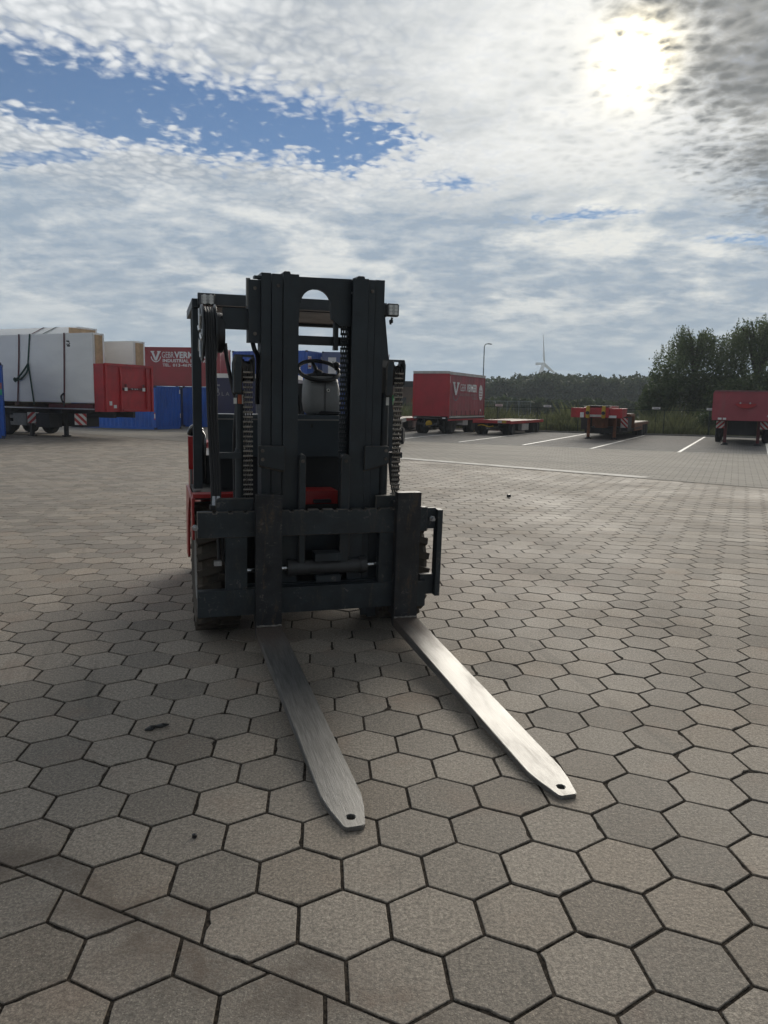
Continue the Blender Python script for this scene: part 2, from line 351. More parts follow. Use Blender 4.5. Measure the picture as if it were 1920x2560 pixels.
# ------------------------------------------------------------------ ground, yard and paving
HEX = 0.178979; TH = 0.0837876984; OFF = (0.198801, 2.385791)
def concrete(name, mode):
    m, t, b = new_mat(name)
    geo = t.node('ShaderNodeNewGeometry').outputs['Position']
    if mode == 'object': rnd = t.node('ShaderNodeObjectInfo').outputs['Random']
    elif mode == 'attr':
        a = t.node('ShaderNodeAttribute'); a.attribute_name = 'rnd'; rnd = a.outputs['Fac']
    else: rnd = 0.5
    big = t.noise(geo, 0.55, 5.0, 0.6, 0.3); mid = t.noise(geo, 3.0, 5.0, 0.62, 0.4); fi = t.noise(geo, 45.0, 4.0, 0.7); agg = t.noise(geo, 210.0, 2.0, 0.6)
    c = t.mix(rnd, (0.320, 0.285, 0.245), (0.530, 0.474, 0.408))
    c = t.mix(t.ss(big, 0.35, 0.68), t.mix(0.28, c, (0.13, 0.118, 0.104), 'MIX'), c)
    c = t.mix(t.mul(t.ss(mid, 0.56, 0.74), 0.45), c, (0.120, 0.112, 0.102))              # oil and tyre stains
    c = t.mix(t.mul(t.ss(t.noise(geo, 1.7, 4.0, 0.6, 0.8), 0.60, 0.74), 0.40), c, (0.20, 0.140, 0.118))   # reddish dust
    c = t.mix(t.ss(fi, 0.30, 0.72), t.mix(0.62, c, (0.12, 0.112, 0.10)), c)
    vn = t.node('ShaderNodeTexVoronoi', voronoi_dimensions='2D'); t.put(vn.inputs['Vector'], geo); vn.inputs['Scale'].default_value = 115.0; speck = vn.outputs['Distance']; sel = vn.outputs['Color']
    c = t.mix(t.mul(t.ss(speck, 0.34, 0.20), t.mul(t.ss(t.xyz(sel)[0], 0.66, 0.84), 0.8)), c, t.mix(t.xyz(sel)[1], (0.38, 0.36, 0.31), (0.58, 0.54, 0.46)))   # pale aggregate
    c = t.mix(t.mul(t.ss(agg, 0.52, 0.70), 0.60), c, (0.10, 0.094, 0.085))
    rot = t.node('ShaderNodeVectorRotate', rotation_type='Z_AXIS'); t.put(rot.inputs['Vector'], geo); rot.inputs['Angle'].default_value = R_(-16)
    scuff = t.noise(t.vmul(rot.outputs[0], (5.0, 0.35, 1.0)), 1.0, 4.0, 0.65, 0.5)
    c = t.mix(t.mul(t.ss(t.add(scuff, t.mul(t.sub(big, 0.5), 0.4)), 0.56, 0.74), 0.42), c, (0.10, 0.094, 0.087))     # tyre scuffs
    gr = t.noise(geo, 88.0, 3.0, 0.75); c = t.mix(t.ss(gr, 0.36, 0.66), t.mix(0.5, c, (0.10, 0.092, 0.08)), t.mix(0.18, c, (0.62, 0.57, 0.48)))   # coarse grain
    c = t.mix(t.mul(t.ss(t.noise(geo, 1.8, 3.0, 0.6), 0.55, 0.7), 0.22), c, (0.30, 0.215, 0.165))   # brownish stones
    sx, sy, _z = t.xyz(geo)
    sd_ = t.m('ABSOLUTE', t.add(t.add(t.mul(t.sub(sx, -0.65), 0.4348), t.mul(t.sub(sy, 2.28), 0.9005)), t.mul(t.sub(mid, 0.5), 0.5)))
    c = t.mix(t.mul(t.mul(t.ss(sd_, 0.26, 0.02), t.ss(sx, 0.9, -0.3)), t.mul(t.ss(t.add(t.noise(geo, 3.1, 5.0, 0.65, 0.4), t.mul(t.sub(fi, 0.5), 0.45)), 0.38, 0.62), 0.70)), c, t.mix(t.ss(big, 0.4, 0.6), (0.095, 0.078, 0.064), (0.185, 0.135, 0.102)))   # silt washed along the cut line
    w2 = t.m('FRACT', t.mul(rnd, 37.7)) if mode != 'plain' else 0.5
    c = t.mix(1.0, c, t.mix(rnd, (0.90, 0.89, 0.88), (1.05, 1.03, 1.01)), 'MULTIPLY')
    c = t.mix(1.0, c, t.mix(t.ss(w2, 0.55, 1.0), (1.0, 0.985, 0.975), (1.03, 0.985, 0.945)), 'MULTIPLY')          # some stones are browner
    t.put(b.inputs['Base Color'], c)
    t.put(b.inputs['Roughness'], t.lin(big, 0.3, 0.7, 0.66, 0.86)); b.inputs['Specular IOR Level'].default_value = 0.34
    bump(t, b, t.add(t.mul(agg, 0.5), t.add(t.mul(fi, 0.9), t.mul(mid, 0.4))), 0.55, 0.006)
    MATS[name] = m; return m
M_PAVER = concrete('paver_concrete', 'object'); M_PAVERS = concrete('paver_concrete_far', 'attr')

m, t, b = new_mat('joint_sand'); MATS['joint_sand'] = m
geo = t.node('ShaderNodeNewGeometry').outputs['Position']
t.put(b.inputs['Base Color'], t.mix(t.ss(t.noise(geo, 60.0, 4.0, 0.7), 0.35, 0.7), (0.020, 0.018, 0.016), (0.078, 0.064, 0.051)))
b.inputs['Roughness'].default_value = 1.0; b.inputs['Specular IOR Level'].default_value = 0.1
bump(t, b, t.noise(geo, 120.0, 3.0, 0.6), 0.6, 0.006)

m, t, b = new_mat('far_pavement'); M_FAR = m
geo = t.node('ShaderNodeNewGeometry').outputs['Position']
g2v = t.node('ShaderNodeVectorRotate', rotation_type='Z_AXIS'); t.put(g2v.inputs['Vector'], geo); g2v.inputs['Angle'].default_value = R_(24.5)
br = t.node('ShaderNodeTexBrick'); t.put(br.inputs['Vector'], g2v.outputs[0]); br.inputs['Scale'].default_value = 1.0
br.inputs['Brick Width'].default_value = 0.32; br.inputs['Row Height'].default_value = 0.27; br.inputs['Mortar Size'].default_value = 0.012
br.inputs['Color1'].default_value = (0.280, 0.258, 0.224, 1); br.inputs['Color2'].default_value = (0.338, 0.313, 0.274, 1); br.inputs['Mortar'].default_value = (0.12, 0.115, 0.105, 1)
band = t.noise(t.vmul(g2v.outputs[0], (0.06, 0.9, 1.0)), 1.0, 5.0, 0.65, 0.2); big = t.noise(geo, 0.22, 5.0, 0.6, 0.5)
c = t.mix(t.mul(t.ss(band, 0.45, 0.7), 0.45), br.outputs[0], (0.16, 0.154, 0.143))
c = t.mix(t.mul(t.ss(big, 0.5, 0.7), 0.35), c, (0.18, 0.172, 0.16))
t.put(b.inputs['Base Color'], c); b.inputs['Roughness'].default_value = 0.85; b.inputs['Specular IOR Level'].default_value = 0.22
bump(t, b, t.add(br.outputs['Fac'], t.noise(geo, 12.0, 4.0, 0.6)), 0.35, 0.008)

m, t, b = new_mat('meadow_soil'); M_SOIL = m
geo = t.node('ShaderNodeNewGeometry').outputs['Position']
n1 = t.noise(geo, 0.35, 6.0, 0.6); n2 = t.noise(geo, 5.0, 5.0, 0.65)
t.put(b.inputs['Base Color'], t.mix(t.ss(t.add(n1, t.mul(t.sub(n2, 0.5), 0.5)), 0.35, 0.65), (0.030, 0.042, 0.016), (0.075, 0.080, 0.035)))
b.inputs['Roughness'].default_value = 0.95; bump(t, b, n2, 0.6, 0.05)

ground = MB().sheet([(-690, -190, -0.05), (690, -190, -0.05), (690, 1285, -0.05), (-690, 1285, -0.05)]).build('ground', M_SOIL)
tag(ground, kind='structure')
# seam where the hexagons end: a line across the yard
S0 = Vector((0.46, 23.36)); SD = Vector((6.29-0.46, 18.44-23.36)).normalized(); SN = Vector((-SD.y, SD.x))       # SN points away from the camera
E0 = Vector((9.42, 48.3)); ED = Vector((18.84-9.42, 45.15-47.97)).normalized(); EN = Vector((-ED.y, ED.x))
pL = S0-SD*50; pR = S0+SD*70; eL = E0-ED*52; eR = E0+ED*80
yard = MB().sheet([(pL.x, pL.y, 0.008), (pR.x, pR.y, 0.008), (eR.x, eR.y, 0.008), (eL.x, eL.y, 0.008)]).build('yard', M_FAR); tag(yard, kind='structure')
bed = MB().sheet([(pL.x-30, pL.y-60, -0.0062), (pR.x, pR.y-60, -0.0062), (pR.x+SN.x, pR.y+SN.y, -0.0062), (pL.x+SN.x, pL.y+SN.y, -0.0062)]).build('paving_bed', MATS['joint_sand']); tag(bed, kind='structure')
apron = MB().sheet([(-2.5, -30, -0.004), (-2.5, -0.6, -0.004), (-22.0, 35.5, -0.004), (-38.0, 55.6, -0.004), (-95, 55.6, -0.004), (-95, -30, -0.004)]).build('yard_apron', M_FAR); tag(apron, kind='structure')
apron2 = MB().sheet([(2.5, -30, -0.004), (64, -30, -0.004), (11.8, 13.6, -0.004), (2.5, -0.6, -0.004)]).build('yard_apron', M_FAR); tag(apron2, kind='structure')
kerb_m = paint('kerb_stone', (0.20, 0.195, 0.18), 0.8, 0.2, 2.0)
for k in range(46):
    c = E0+ED*(-34+k*1.5)
    MB().box(0.006, 1.494, 0, 0.12, -0.04, 0.10).build('kerb_stone', kerb_m, yard, bevel=0.012, loc=(c.x, c.y, 0), rz=math.atan2(ED.y, ED.x))

# ---- hexagonal pavers
hexv = [(math.cos(R_(90-60*k)), math.sin(R_(90-60*k))) for k in range(6)]
ct, st_ = math.cos(TH), math.sin(TH)
def lat(i, j, off):
    X, Y = HEX*(1.7320508*i+0.8660254*j), HEX*1.5*j
    return off[0]+ct*X-st_*Y, off[1]+st_*X+ct*Y
Q0 = Vector((-0.65, 2.28)); QD = Vector((1.45, -0.70)).normalized(); QN = Vector((-QD.y, QD.x))       # cut line near the camera (QN away from it)
OFFB = (-0.784, 2.182)
def clip(poly, p0, n, keep=0.0):
    out = []
    for k in range(len(poly)):
        a, b = poly[k], poly[(k+1) % len(poly)]
        da, db = (a-p0).dot(n)-keep, (b-p0).dot(n)-keep
        if da >= 0: out.append(a)
        if (da >= 0) != (db >= 0): out.append(a+(b-a)*(da/(da-db)))
    return out
GAP = 0.0056
def hex_poly(c):
    rr = HEX-GAP/0.8660254
    return [Vector((c[0]+rr*(ct*x-st_*y), c[1]+rr*(st_*x+ct*y))) for x, y in hexv]
cells = []
def in_view(c):
    d = c[1]*0.9896+1.75*0.1437
    return abs(c[0]) < max(0.56*d, 0.4)+2.6
for j in range(-16, 260):
    for i in range(-190, 110):
        c = lat(i, j, OFF); v = Vector(c)
        if c[1] < -1.2 or c[1] > 40 or not in_view(c): continue
        if (v-S0).dot(SN) > 0.35: continue
        if (v-Q0).dot(QN) > HEX+0.02: cells.append((c, None))
        elif (v-Q0).dot(QN) > -HEX:
            p = clip(hex_poly(c), Q0, QN, GAP)
            if len(p) >= 3: cells.append((c, p))
for j in range(-16, 40):
    for i in range(-40, 40):
        c = lat(i, j, OFFB); v = Vector(c)
        if c[1] < -1.2 or not in_view(c) or (v-Q0).dot(QN) > HEX: continue
        if (v-Q0).dot(QN) < -HEX-0.02: cells.append((c, None))
        else:
            p = clip(hex_poly(c), Q0, -QN, GAP)
            if len(p) >= 3: cells.append((c, p))
def pix(c):
    v = Vector((c[0], c[1], -CAM_H)); d = v.dot(_F)
    return 960+FPX*v.dot(_r)/d, 1280-FPX*v.dot(_u)/d, d
def shows(c):
    x, y, d = pix(c); return -60 < x < 1980 and y < 2640
near = sorted([k for k in cells if shows(k[0])], key=lambda k: pix(k[0])[2])
near_set = near[:298]; ids = set(id(k) for k in near_set)
rest = [k for k in cells if id(k) not in ids]
def rough_outline(poly, seed, chip=0.0, sub=5):
    """edge points with small chips and wobble"""
    r = random.Random(seed); out = []
    cx = sum(p.x for p in poly)/len(poly); cy = sum(p.y for p in poly)/len(poly); cen = Vector((cx, cy))
    chips = [(r.randrange(len(poly)), r.random(), r.uniform(0.004, 0.013)) for _ in range(r.choice((0, 0, 1, 1, 2, 3)))]
    for k in range(len(poly)):
        a, b = poly[k], poly[(k+1) % len(poly)]
        if (b-a).length < 0.03: out.append(a); continue
        n = (cen-(a+b)/2).normalized()
        for q in range(sub):
            f = q/sub; p = a.lerp(b, f)
            dd = r.uniform(0, 0.0016) if q else 0.0012
            for (ck, cf, ca) in chips:
                if ck == k: dd += ca*max(0, 1-abs(f-cf)*5.0)
            if q == 0: n2 = (cen-a).normalized(); p = p+n2*dd
            else: p = p+n*dd
            out.append(p)
    return out
def paver_mesh(outline, c, seed):
    r = random.Random(seed); n = len(outline); bv = 0.0022
    tx, ty = r.uniform(-.0018, .0018), r.uniform(-.0018, .0018)
    cen = Vector((sum(p.x for p in outline)/n, sum(p.y for p in outline)/n))
    vs = []; fs = []
    for lvl in range(3):
        for p in outline:
            q = p if lvl < 2 else p+(cen-p).normalized()*bv
            z = (-0.02, -bv*0.8, 0.0)[lvl]
            x, y = q.x-c[0], q.y-c[1]
            vs.append((x, y, z+(tx*x+ty*y)/0.18 if lvl else z))
    for lvl in range(2):
        for k in range(n):
            a = lvl*n+k; b2 = lvl*n+(k+1) % n; fs.append((a, b2, b2+n, a+n))
    fs.append(tuple(range(2*n, 3*n)))
    fs = [f[::-1] for f in fs]
    me = bpy.data.meshes.new('paver'); me.from_pydata(vs, [], fs); me.update()
    me.materials.append(M_PAVER)
    me.polygons.foreach_set('use_smooth', [True]*len(me.polygons)); me.set_sharp_from_angle(angle=R_(22))
    return me
variants = [paver_mesh(rough_outline(hex_poly((0, 0)), 100+k), (0, 0), k) for k in range(26)]
for k, (c, p) in enumerate(near_set):
    if p is None: me = variants[random.randrange(26)]; rz = R_(60*random.randrange(6))
    else: me = paver_mesh(rough_outline(p, 500+k), c, 900+k); rz = 0.0
    # the hexagon's own turn is part of hex_poly, so only multiples of 60 degrees are added
    link('paver', me, bed, (c[0], c[1], random.uniform(-0.0012, 0.0012)), rz)
# all remaining pavers as one part: top, bevel ring and sides
V = []; F4 = []; A = []; base = 0
HXo = np.array([(HEX-GAP/0.866)*np.array((ct*x-st_*y, st_*x+ct*y)) for x, y in hexv])
full = [k for k in rest if k[1] is None]
cs_ = np.array([k[0] for k in full]); nf = len(cs_)
dz_ = rng.uniform(-0.0012, 0.0012, nf); tilt = rng.uniform(-0.0018, 0.0018, (nf, 2)); jit = rng.uniform(-0.0015, 0.0015, (nf, 6, 2))
out1 = cs_[:, None, :]+HXo[None]+jit; inn = cs_[:, None, :]+HXo[None]*(1-0.0030/HEX)+jit
def zz(xy): return dz_[:, None]+((xy-cs_[:, None, :])*tilt[:, None, :]).sum(2)/0.18
lo = np.concatenate([out1, np.full((nf, 6, 1), -0.02)], 2); mi = np.concatenate([out1, (zz(out1)-0.0045)[..., None]], 2); hi = np.concatenate([inn, zz(inn)[..., None]], 2)
V = np.concatenate([lo, mi, hi], 1).reshape(-1, 3)          # 18 per paver
loc_f = []
for lv in range(2):
    for k in range(6):
        a, b2 = lv*6+k, lv*6+(k+1) % 6; loc_f.append((a+6, b2+6, b2, a))
loc_f += [(15, 14, 13, 12), (17, 16, 15, 12)]
loc_f = np.array(loc_f); F4 = (np.arange(nf)[:, None, None]*18+loc_f[None]).reshape(-1, 4)
rv = rng.random(nf)
mass = link('paver', numpy_mesh('pavers', V, F4, M_PAVERS, attr=np.repeat(rv, len(loc_f))), bed)
tag(mass, kind='stuff')

# worn pale strip along the seam, bay lines
m, t, b = new_mat('worn_white'); M_WORN = m
geo = t.node('ShaderNodeNewGeometry').outputs['Position']
w_ = t.add(t.noise(geo, 1.6, 5.0, 0.65, 0.4), t.mul(t.sub(t.noise(geo, 14.0, 4.0, 0.7), 0.5), 0.5))
t.put(b.inputs['Base Color'], t.mix(t.ss(w_, 0.40, 0.66), (0.52, 0.51, 0.48), (0.29, 0.275, 0.248))); b.inputs['Roughness'].default_value = 0.75
M_LINE, t, b = new_mat('line_paint')
geo = t.node('ShaderNodeNewGeometry').outputs['Position']
w_ = t.add(t.noise(geo, 1.1, 5.0, 0.65, 0.4), t.mul(t.sub(t.noise(geo, 12.0, 4.0, 0.7), 0.5), 0.5))
t.put(b.inputs['Base Color'], t.mix(t.ss(w_, 0.52, 0.80), (0.76, 0.76, 0.73), (0.22, 0.215, 0.20))); b.inputs['Roughness'].default_value = 0.6
def strip(name, a, b2, w, z, mat):
    a, b2 = Vector(a), Vector(b2); d = (b2-a).normalized(); n = Vector((-d.y, d.x))*w/2
    o = MB().sheet([(*(a-n), z), (*(b2-n), z), (*(b2+n), z), (*(a+n), z)]).build(name, mat, yard)
    return o
strip('worn_strip', S0-SD*1.5+SN*0.30, S0+SD*7.6+SN*0.30, 0.46, 0.012, M_WORN)
m, t, b = new_mat('bay_pavement'); M_BAY = m
geo = t.node('ShaderNodeNewGeometry').outputs['Position']
gb_ = t.node('ShaderNodeVectorRotate', rotation_type='Z_AXIS'); t.put(gb_.inputs['Vector'], geo); gb_.inputs['Angle'].default_value = R_(24.5)
bk_ = t.node('ShaderNodeTexBrick'); t.put(bk_.inputs['Vector'], gb_.outputs[0]); bk_.inputs['Scale'].default_value = 1.0; bk_.inputs['Brick Width'].default_value = 0.22; bk_.inputs['Row Height'].default_value = 0.12; bk_.inputs['Mortar Size'].default_value = 0.008
bk_.inputs['Color1'].default_value = (0.170, 0.165, 0.158, 1); bk_.inputs['Color2'].default_value = (0.215, 0.208, 0.198, 1); bk_.inputs['Mortar'].default_value = (0.08, 0.078, 0.074, 1)
t.put(b.inputs['Base Color'], t.mix(t.mul(t.ss(t.noise(geo, 0.5, 5.0, 0.6, 0.5), 0.48, 0.7), 0.5), bk_.outputs[0], (0.10, 0.098, 0.094))); b.inputs['Roughness'].default_value = 0.9; b.inputs['Specular IOR Level'].default_value = 0.2
B0 = Vector((0.3, 34.2)); B1 = Vector((18.5, 27.0))
bays = MB().sheet([(*(B0-Vector((0.9, -0.37))*20), 0.0105), (*B0, 0.0105), (*B1, 0.0105), (*(E0+ED*30), 0.0105), (*(E0-ED*30), 0.0105)]).build('parking_bays', M_BAY); tag(bays, kind='structure')
WB = Vector((0.4265, 0.9045)); VB = Vector((0.9045, -0.4265))
for a, b2 in (((0.72, 36.09), (5.30, 46.43)), ((3.29, 34.09), (9.17, 47.18)), ((5.81, 32.45), (12.16, 46.48)), ((8.24, 30.69), (15.41, 45.62)), ((11.24, 29.28), (18.82, 45.14)), ((14.3, 28.4), (21.9, 44.2))):
    strip('bay_line', a, b2, 0.12, 0.013, M_LINE)
for a, b2 in (((0.3, 34.35), (5.81, 32.5)), ((5.85, 32.5), (8.2, 30.8)), ((8.27, 30.78), (11.2, 29.6)), ((11.3, 29.55), (16.2, 28.2))):
    strip('bay_line', a, b2, 0.13, 0.017, M_WORN)

# ------------------------------------------------------------------ forklift
M_DK = paint('mast_paint', (0.020, 0.027, 0.032), 0.48, 0.3, 4.0, dirt=(0.055, 0.045, 0.036), dirt_amt=0.35, bmp=0.18)
M_DKW = paint('carriage_paint_worn', (0.021, 0.028, 0.033), 0.50, 0.3, 6.0, dirt=(0.070, 0.058, 0.047), dirt_amt=0.6, bmp=0.25, chips=(0.115, 0.105, 0.095))
M_EDGE = paint('worn_lit_edge', (0.060, 0.052, 0.045), 0.5, 0.6, 14.0, metal=0.2, dirt=(0.018, 0.022, 0.026), dirt_amt=0.9)
M_EDGE2 = paint('rubbed_lit_edge', (0.125, 0.108, 0.09), 0.45, 0.5, 14.0, metal=0.4, dirt=(0.03, 0.03, 0.032), dirt_amt=0.8)
EDGE['mast_paint'] = M_EDGE; EDGE['carriage_paint_worn'] = M_EDGE2  # edge colours combine real wear with a painted-in edge highlight
M_RUST = paint('shank_rusty_steel', (0.030, 0.031, 0.034), 0.50, 0.35, 7.0, metal=0.35, dirt=(0.105, 0.072, 0.050), dirt_amt=0.75, bmp=0.3, chips=(0.16, 0.14, 0.12))
M_FORK = steel_mat('fork_steel', (0.31, 0.308, 0.302), 0.46, 0.16)
M_RED = paint('forklift_red', (0.34, 0.020, 0.018), 0.38, 0.2, 3.0, dirt=(0.12, 0.02, 0.018), dirt_amt=0.5, coat=0.15)
M_GREY = paint('body_grey', (0.17, 0.165, 0.155), 0.5, 0.2, 4.0)
M_BLK = paint('black_plastic', (0.012, 0.013, 0.015), 0.42, 0.3, 5.0, bmp=0.2)
M_GLOSS = paint('glossy_black', (0.008, 0.009, 0.011), 0.14, 0.2, 3.0, bmp=0.03, coat=0.6)
M_RUB = paint('hose_rubber', (0.016, 0.016, 0.018), 0.55, 0.25, 6.0, bmp=0.1)
M_TYRE = paint('tyre_brown_rubber', (0.060, 0.048, 0.036), 0.85, 0.35, 6.0, dirt=(0.13, 0.105, 0.08), dirt_amt=0.7, bmp=0.5)
M_TYREB = paint('tyre_black_rubber', (0.016, 0.016, 0.017), 0.85, 0.3, 6.0, dirt=(0.06, 0.055, 0.05), dirt_amt=0.4, bmp=0.4)
M_CHROME = flat_mat('chrome_rod', (0.62, 0.64, 0.66), 0.12, 1.0)
M_ZINC = paint('zinc_bolt', (0.45, 0.46, 0.47), 0.35, 0.2, 20.0, metal=0.9)
M_CHAIN = paint('oily_chain', (0.050, 0.046, 0.042), 0.38, 0.4, 25.0, metal=0.75, dirt=(0.02, 0.018, 0.016), dirt_amt=0.8)
M_CONS = paint('console_plastic', (0.19, 0.193, 0.19), 0.5, 0.15, 3.0, dirt=(0.11, 0.105, 0.095), dirt_amt=0.35, bmp=0.15)
M_COWL = paint('cowl_paint', (0.024, 0.034, 0.042), 0.42, 0.25, 2.0)
M_LENS = paint('lamp_lens', (0.42, 0.42, 0.40), 0.18, 0.2, 30.0, bmp=0.0)
M_WHITE = paint('white_sticker', (0.72, 0.71, 0.66), 0.5, 0.08, 8.0)
M_ORG = paint('orange_sticker', (0.45, 0.10, 0.04), 0.5, 0.15, 20.0)
M_REDL = paint('red_lens', (0.42, 0.02, 0.02), 0.15, 0.2, 8.0, bmp=0.0, coat=0.5)

FT = R_(2.6); FY0 = 0.17*math.sin(FT)
FM = T(0, FY0, 0) @ Matrix.Rotation(FT, 4, 'X')                  # mast frame: leans 2.6 degrees forward
fl = thing('forklift', 'dark red and black forklift with tall mast, forks lowered on the pavers', 'forklift', (-0.307, 5.322, 0.0), R_(16.9))
def mp(): return MB(FM)

# forks
def fork(xs, xt):
    """xs centre at the heel, xt centre at the tip; one continuous L shape with an eye in the tip"""
    w = 0.0895; b_ = MB(); bm = b_.bm
    # shank with a softly rounded heel, then the blade in sections
    def sec(y, zt, zb, hw, cx): return [bm.verts.new((cx-hw, y, zb)), bm.verts.new((cx+hw, y, zb)), bm.verts.new((cx+hw, y, zt)), bm.verts.new((cx-hw, y, zt))]
    def cxy(y): return xs+(xt-xs)*max(0.0, -y)/2.371
    secs = []
    for y, zt, zb in ((0.0, 0.172, 0.100), (-0.05, 0.167, 0.095), (-0.5, 0.137, 0.074), (-1.0, 0.105, 0.052), (-1.5, 0.074, 0.031), (-1.9, 0.048, 0.014), (-2.13, 0.034, 0.006)):
        secs.append(sec(y, zt, zb, w, cxy(y)))
    for A, B in zip(secs, secs[1:]):
        for k in range(4): bm.faces.new((A[k], A[(k+1) % 4], B[(k+1) % 4], B[k]))
    # heel block up to the shank
    sh = []
    for z in (0.30, 0.6, 0.9, 1.105):
        c, s_ = math.cos(FT), math.sin(FT)
        y0 = FY0-z*s_; y1 = FY0+0.07*c-z*s_
        sh.append([bm.verts.new((xs-w, y0, z)), bm.verts.new((xs+w, y0, z)), bm.verts.new((xs+w, y1, z+0.07*s_)), bm.verts.new((xs-w, y1, z+0.07*s_))])
    h0 = secs[0]; back = [bm.verts.new((xs+w, 0.045, 0.105)), bm.verts.new((xs-w, 0.045, 0.105)), bm.verts.new((xs+w, 0.068, 0.135)), bm.verts.new((xs-w, 0.068, 0.135))]
    A = sh[0]
    bm.faces.new((h0[3], h0[2], A[1], A[0])); bm.faces.new((h0[1], h0[0], back[1], back[0])); bm.faces.new((back[0], back[1], back[3], back[2]))
    bm.faces.new((back[2], back[3], A[3], A[2]))
    bm.faces.new((h0[2], h0[1], back[0], back[2], A[2], A[1])); bm.faces.new((h0[0], h0[3], A[0], A[3], back[3], back[1]))
    for P_, Q_ in zip(sh, sh[1:]):
        for k in range(4): bm.faces.new((P_[k], P_[(k+1) % 4], Q_[(k+1) % 4], Q_[k]))
    bm.faces.new(sh[-1])
    # tip outline, matched ring for the eye
    L = secs[-1]; yh = -2.30; cx = cxy(yh)
    out = [(xt-w, -2.13), (xt-w*0.95, -2.17), (xt-0.075, -2.235), (xt-0.062, -2.29), (xt-0.052, -2.335), (xt-0.046, -2.36), (xt-0.034, -2.371), (xt, -2.371),
           (xt+0.034, -2.371), (xt+0.046, -2.36), (xt+0.052, -2.335), (xt+0.062, -2.29), (xt+0.075, -2.235), (xt+w*0.95, -2.17), (xt+w, -2.13), (xt, -2.13)]
    def zt_(y): return 0.034+(0.022-0.034)*(-2.13-y)/0.241
    def zb_(y): return 0.006-0.004*(-2.13-y)/0.241
    top = []; bot = []
    for k, (x, y) in enumerate(out):
        if k == 0: top.append(L[3]); bot.append(L[0])
        elif k == 14: top.append(L[2]); bot.append(L[1])
        else: top.append(bm.verts.new((x, y, zt_(y)))); bot.append(bm.verts.new((x, y, zb_(y))))
    ht = []; hb = []
    for (x, y) in out:
        a = math.atan2(y-yh, x-cx); hx, hy = cx+0.0195*math.cos(a), yh+0.0195*math.sin(a)
        ht.append(bm.verts.new((hx, hy, zt_(hy)))); hb.append(bm.verts.new((hx, hy, zb_(hy))))
    n = len(out)
    for k in range(n):
        q = (k+1) % n
        bm.faces.new((top[k], top[q], ht[q], ht[k])); bm.faces.new((bot[q], bot[k], hb[k], hb[q])); bm.faces.new((ht[k], ht[q], hb[q], hb[k]))
        if k < 14: bm.faces.new((top[k], bot[k], bot[q], top[q]))
    bmesh.ops.remove_doubles(bm, verts=bm.verts, dist=1e-5)
    bmesh.ops.recalc_face_normals(bm, faces=bm.faces)
    return b_
for xs, xt in ((-0.507, -0.499), (0.500, 0.488)):
    f_ = fork(xs, xt).build('fork', M_FORK, fl, bevel=0.005, seg=2, smooth=40)
    tag(f_, 'bare steel fork reaching forward from the carriage')
    me = f_.data; me.materials.append(M_RUST); me.materials.append(M_EDGE2)
    for p in me.polygons:
        if p.center.z > 0.175: p.material_index = 2 if p.area < 0.010 and abs(p.normal.x) < 0.97 and abs(p.normal.x) > 0.05 else 1
    # weld bead at the heel
    pts = [(xs-0.088+0.176*k/11, -0.004-0.003*(k % 2), 0.176+0.003*random.random()) for k in range(12)]
    MB().tube(pts, [0.006+0.003*random.random() for _ in pts], 6).build('weld_bead', paint('weld_bead', (0.22, 0.20, 0.18), 0.5, 0.4, 40.0, metal=0.5), f_, smooth=60)
    mp().box(xs-0.086, xs+0.086, 0.071, 0.150, 0.985, 1.03).build('hook', M_RUST, f_, bevel=0.006)
    mp().box(xs-0.086, xs+0.086, 0.071, 0.150, 0.175, 0.24).build('hook', M_RUST, f_, bevel=0.006)

# carriage
teeth = [(-0.981, 0.803), (0.668, 0.803), (0.668, 0.984)]
x = 0.62
while x > -0.95:
    teeth += [(x, 0.984), (x-0.004, 0.972), (x-0.026, 0.972), (x-0.030, 0.984)]; x -= 0.105
teeth += [(-0.981, 0.984)]
mp().prism(teeth, 0.071, 0.125).build('carriage_upper_bar', M_DKW, fl, bevel=0.004)
mp().box(-0.987, 0.63, 0.071, 0.13, 0.243, 0.428).build('carriage_lower_bar', M_DKW, fl, bevel=0.006)
for x0, x1 in ((-0.793, -0.646), (0.310, 0.414)):
    mp().box(x0, x1, 0.09, 0.16, 0.38, 0.84).build('carriage_plate', M_DKW, fl, bevel=0.005)
for pts in ([(-0.854, 0.975), (-0.595, 0.975), (-0.595, 1.066), (-0.835, 1.066), (-0.854, 1.05)], [(0.285, 0.975), (0.44, 0.975), (0.44, 1.066), (0.285, 1.066)]):
    mp().prism(pts, 0.128, 0.165).build('chain_anchor_plate', M_DKW, fl, bevel=0.004)
mp().box(0.735, 0.772, 0.03, 0.115, 0.315, 0.968).build('side_guard_bar', M_DKW, fl, bevel=0.004)
mp().box(0.632, 0.735, 0.085, 0.125, 0.317, 0.470).build('side_guard_bracket', M_DKW, fl, bevel=0.004)
mp().box(0.668, 0.735, 0.085, 0.12, 0.82, 0.975).build('side_guard_bracket', M_DKW, fl, bevel=0.004)
mp().box(0.60, 0.668, 0.055, 0.085, 0.235, 0.43).build('stop_block', M_DKW, fl, bevel=0.006)
for p in ((-0.997, 0.882), (0.70, 0.90)):
    bo = mp().cyl((p[0], 0.068, p[1]), (p[0], 0.02, p[1]), 0.013, 10).cyl((p[0], 0.068, p[1]), (p[0], 0.055, p[1]), 0.022, 6)
    bo.build('bolt', M_ZINC, fl, smooth=40)
mp().box(-0.87, -0.82, 0.10, 0.14, 0.60, 0.632).build('hose_clamp', M_ZINC, fl, bevel=0.004)
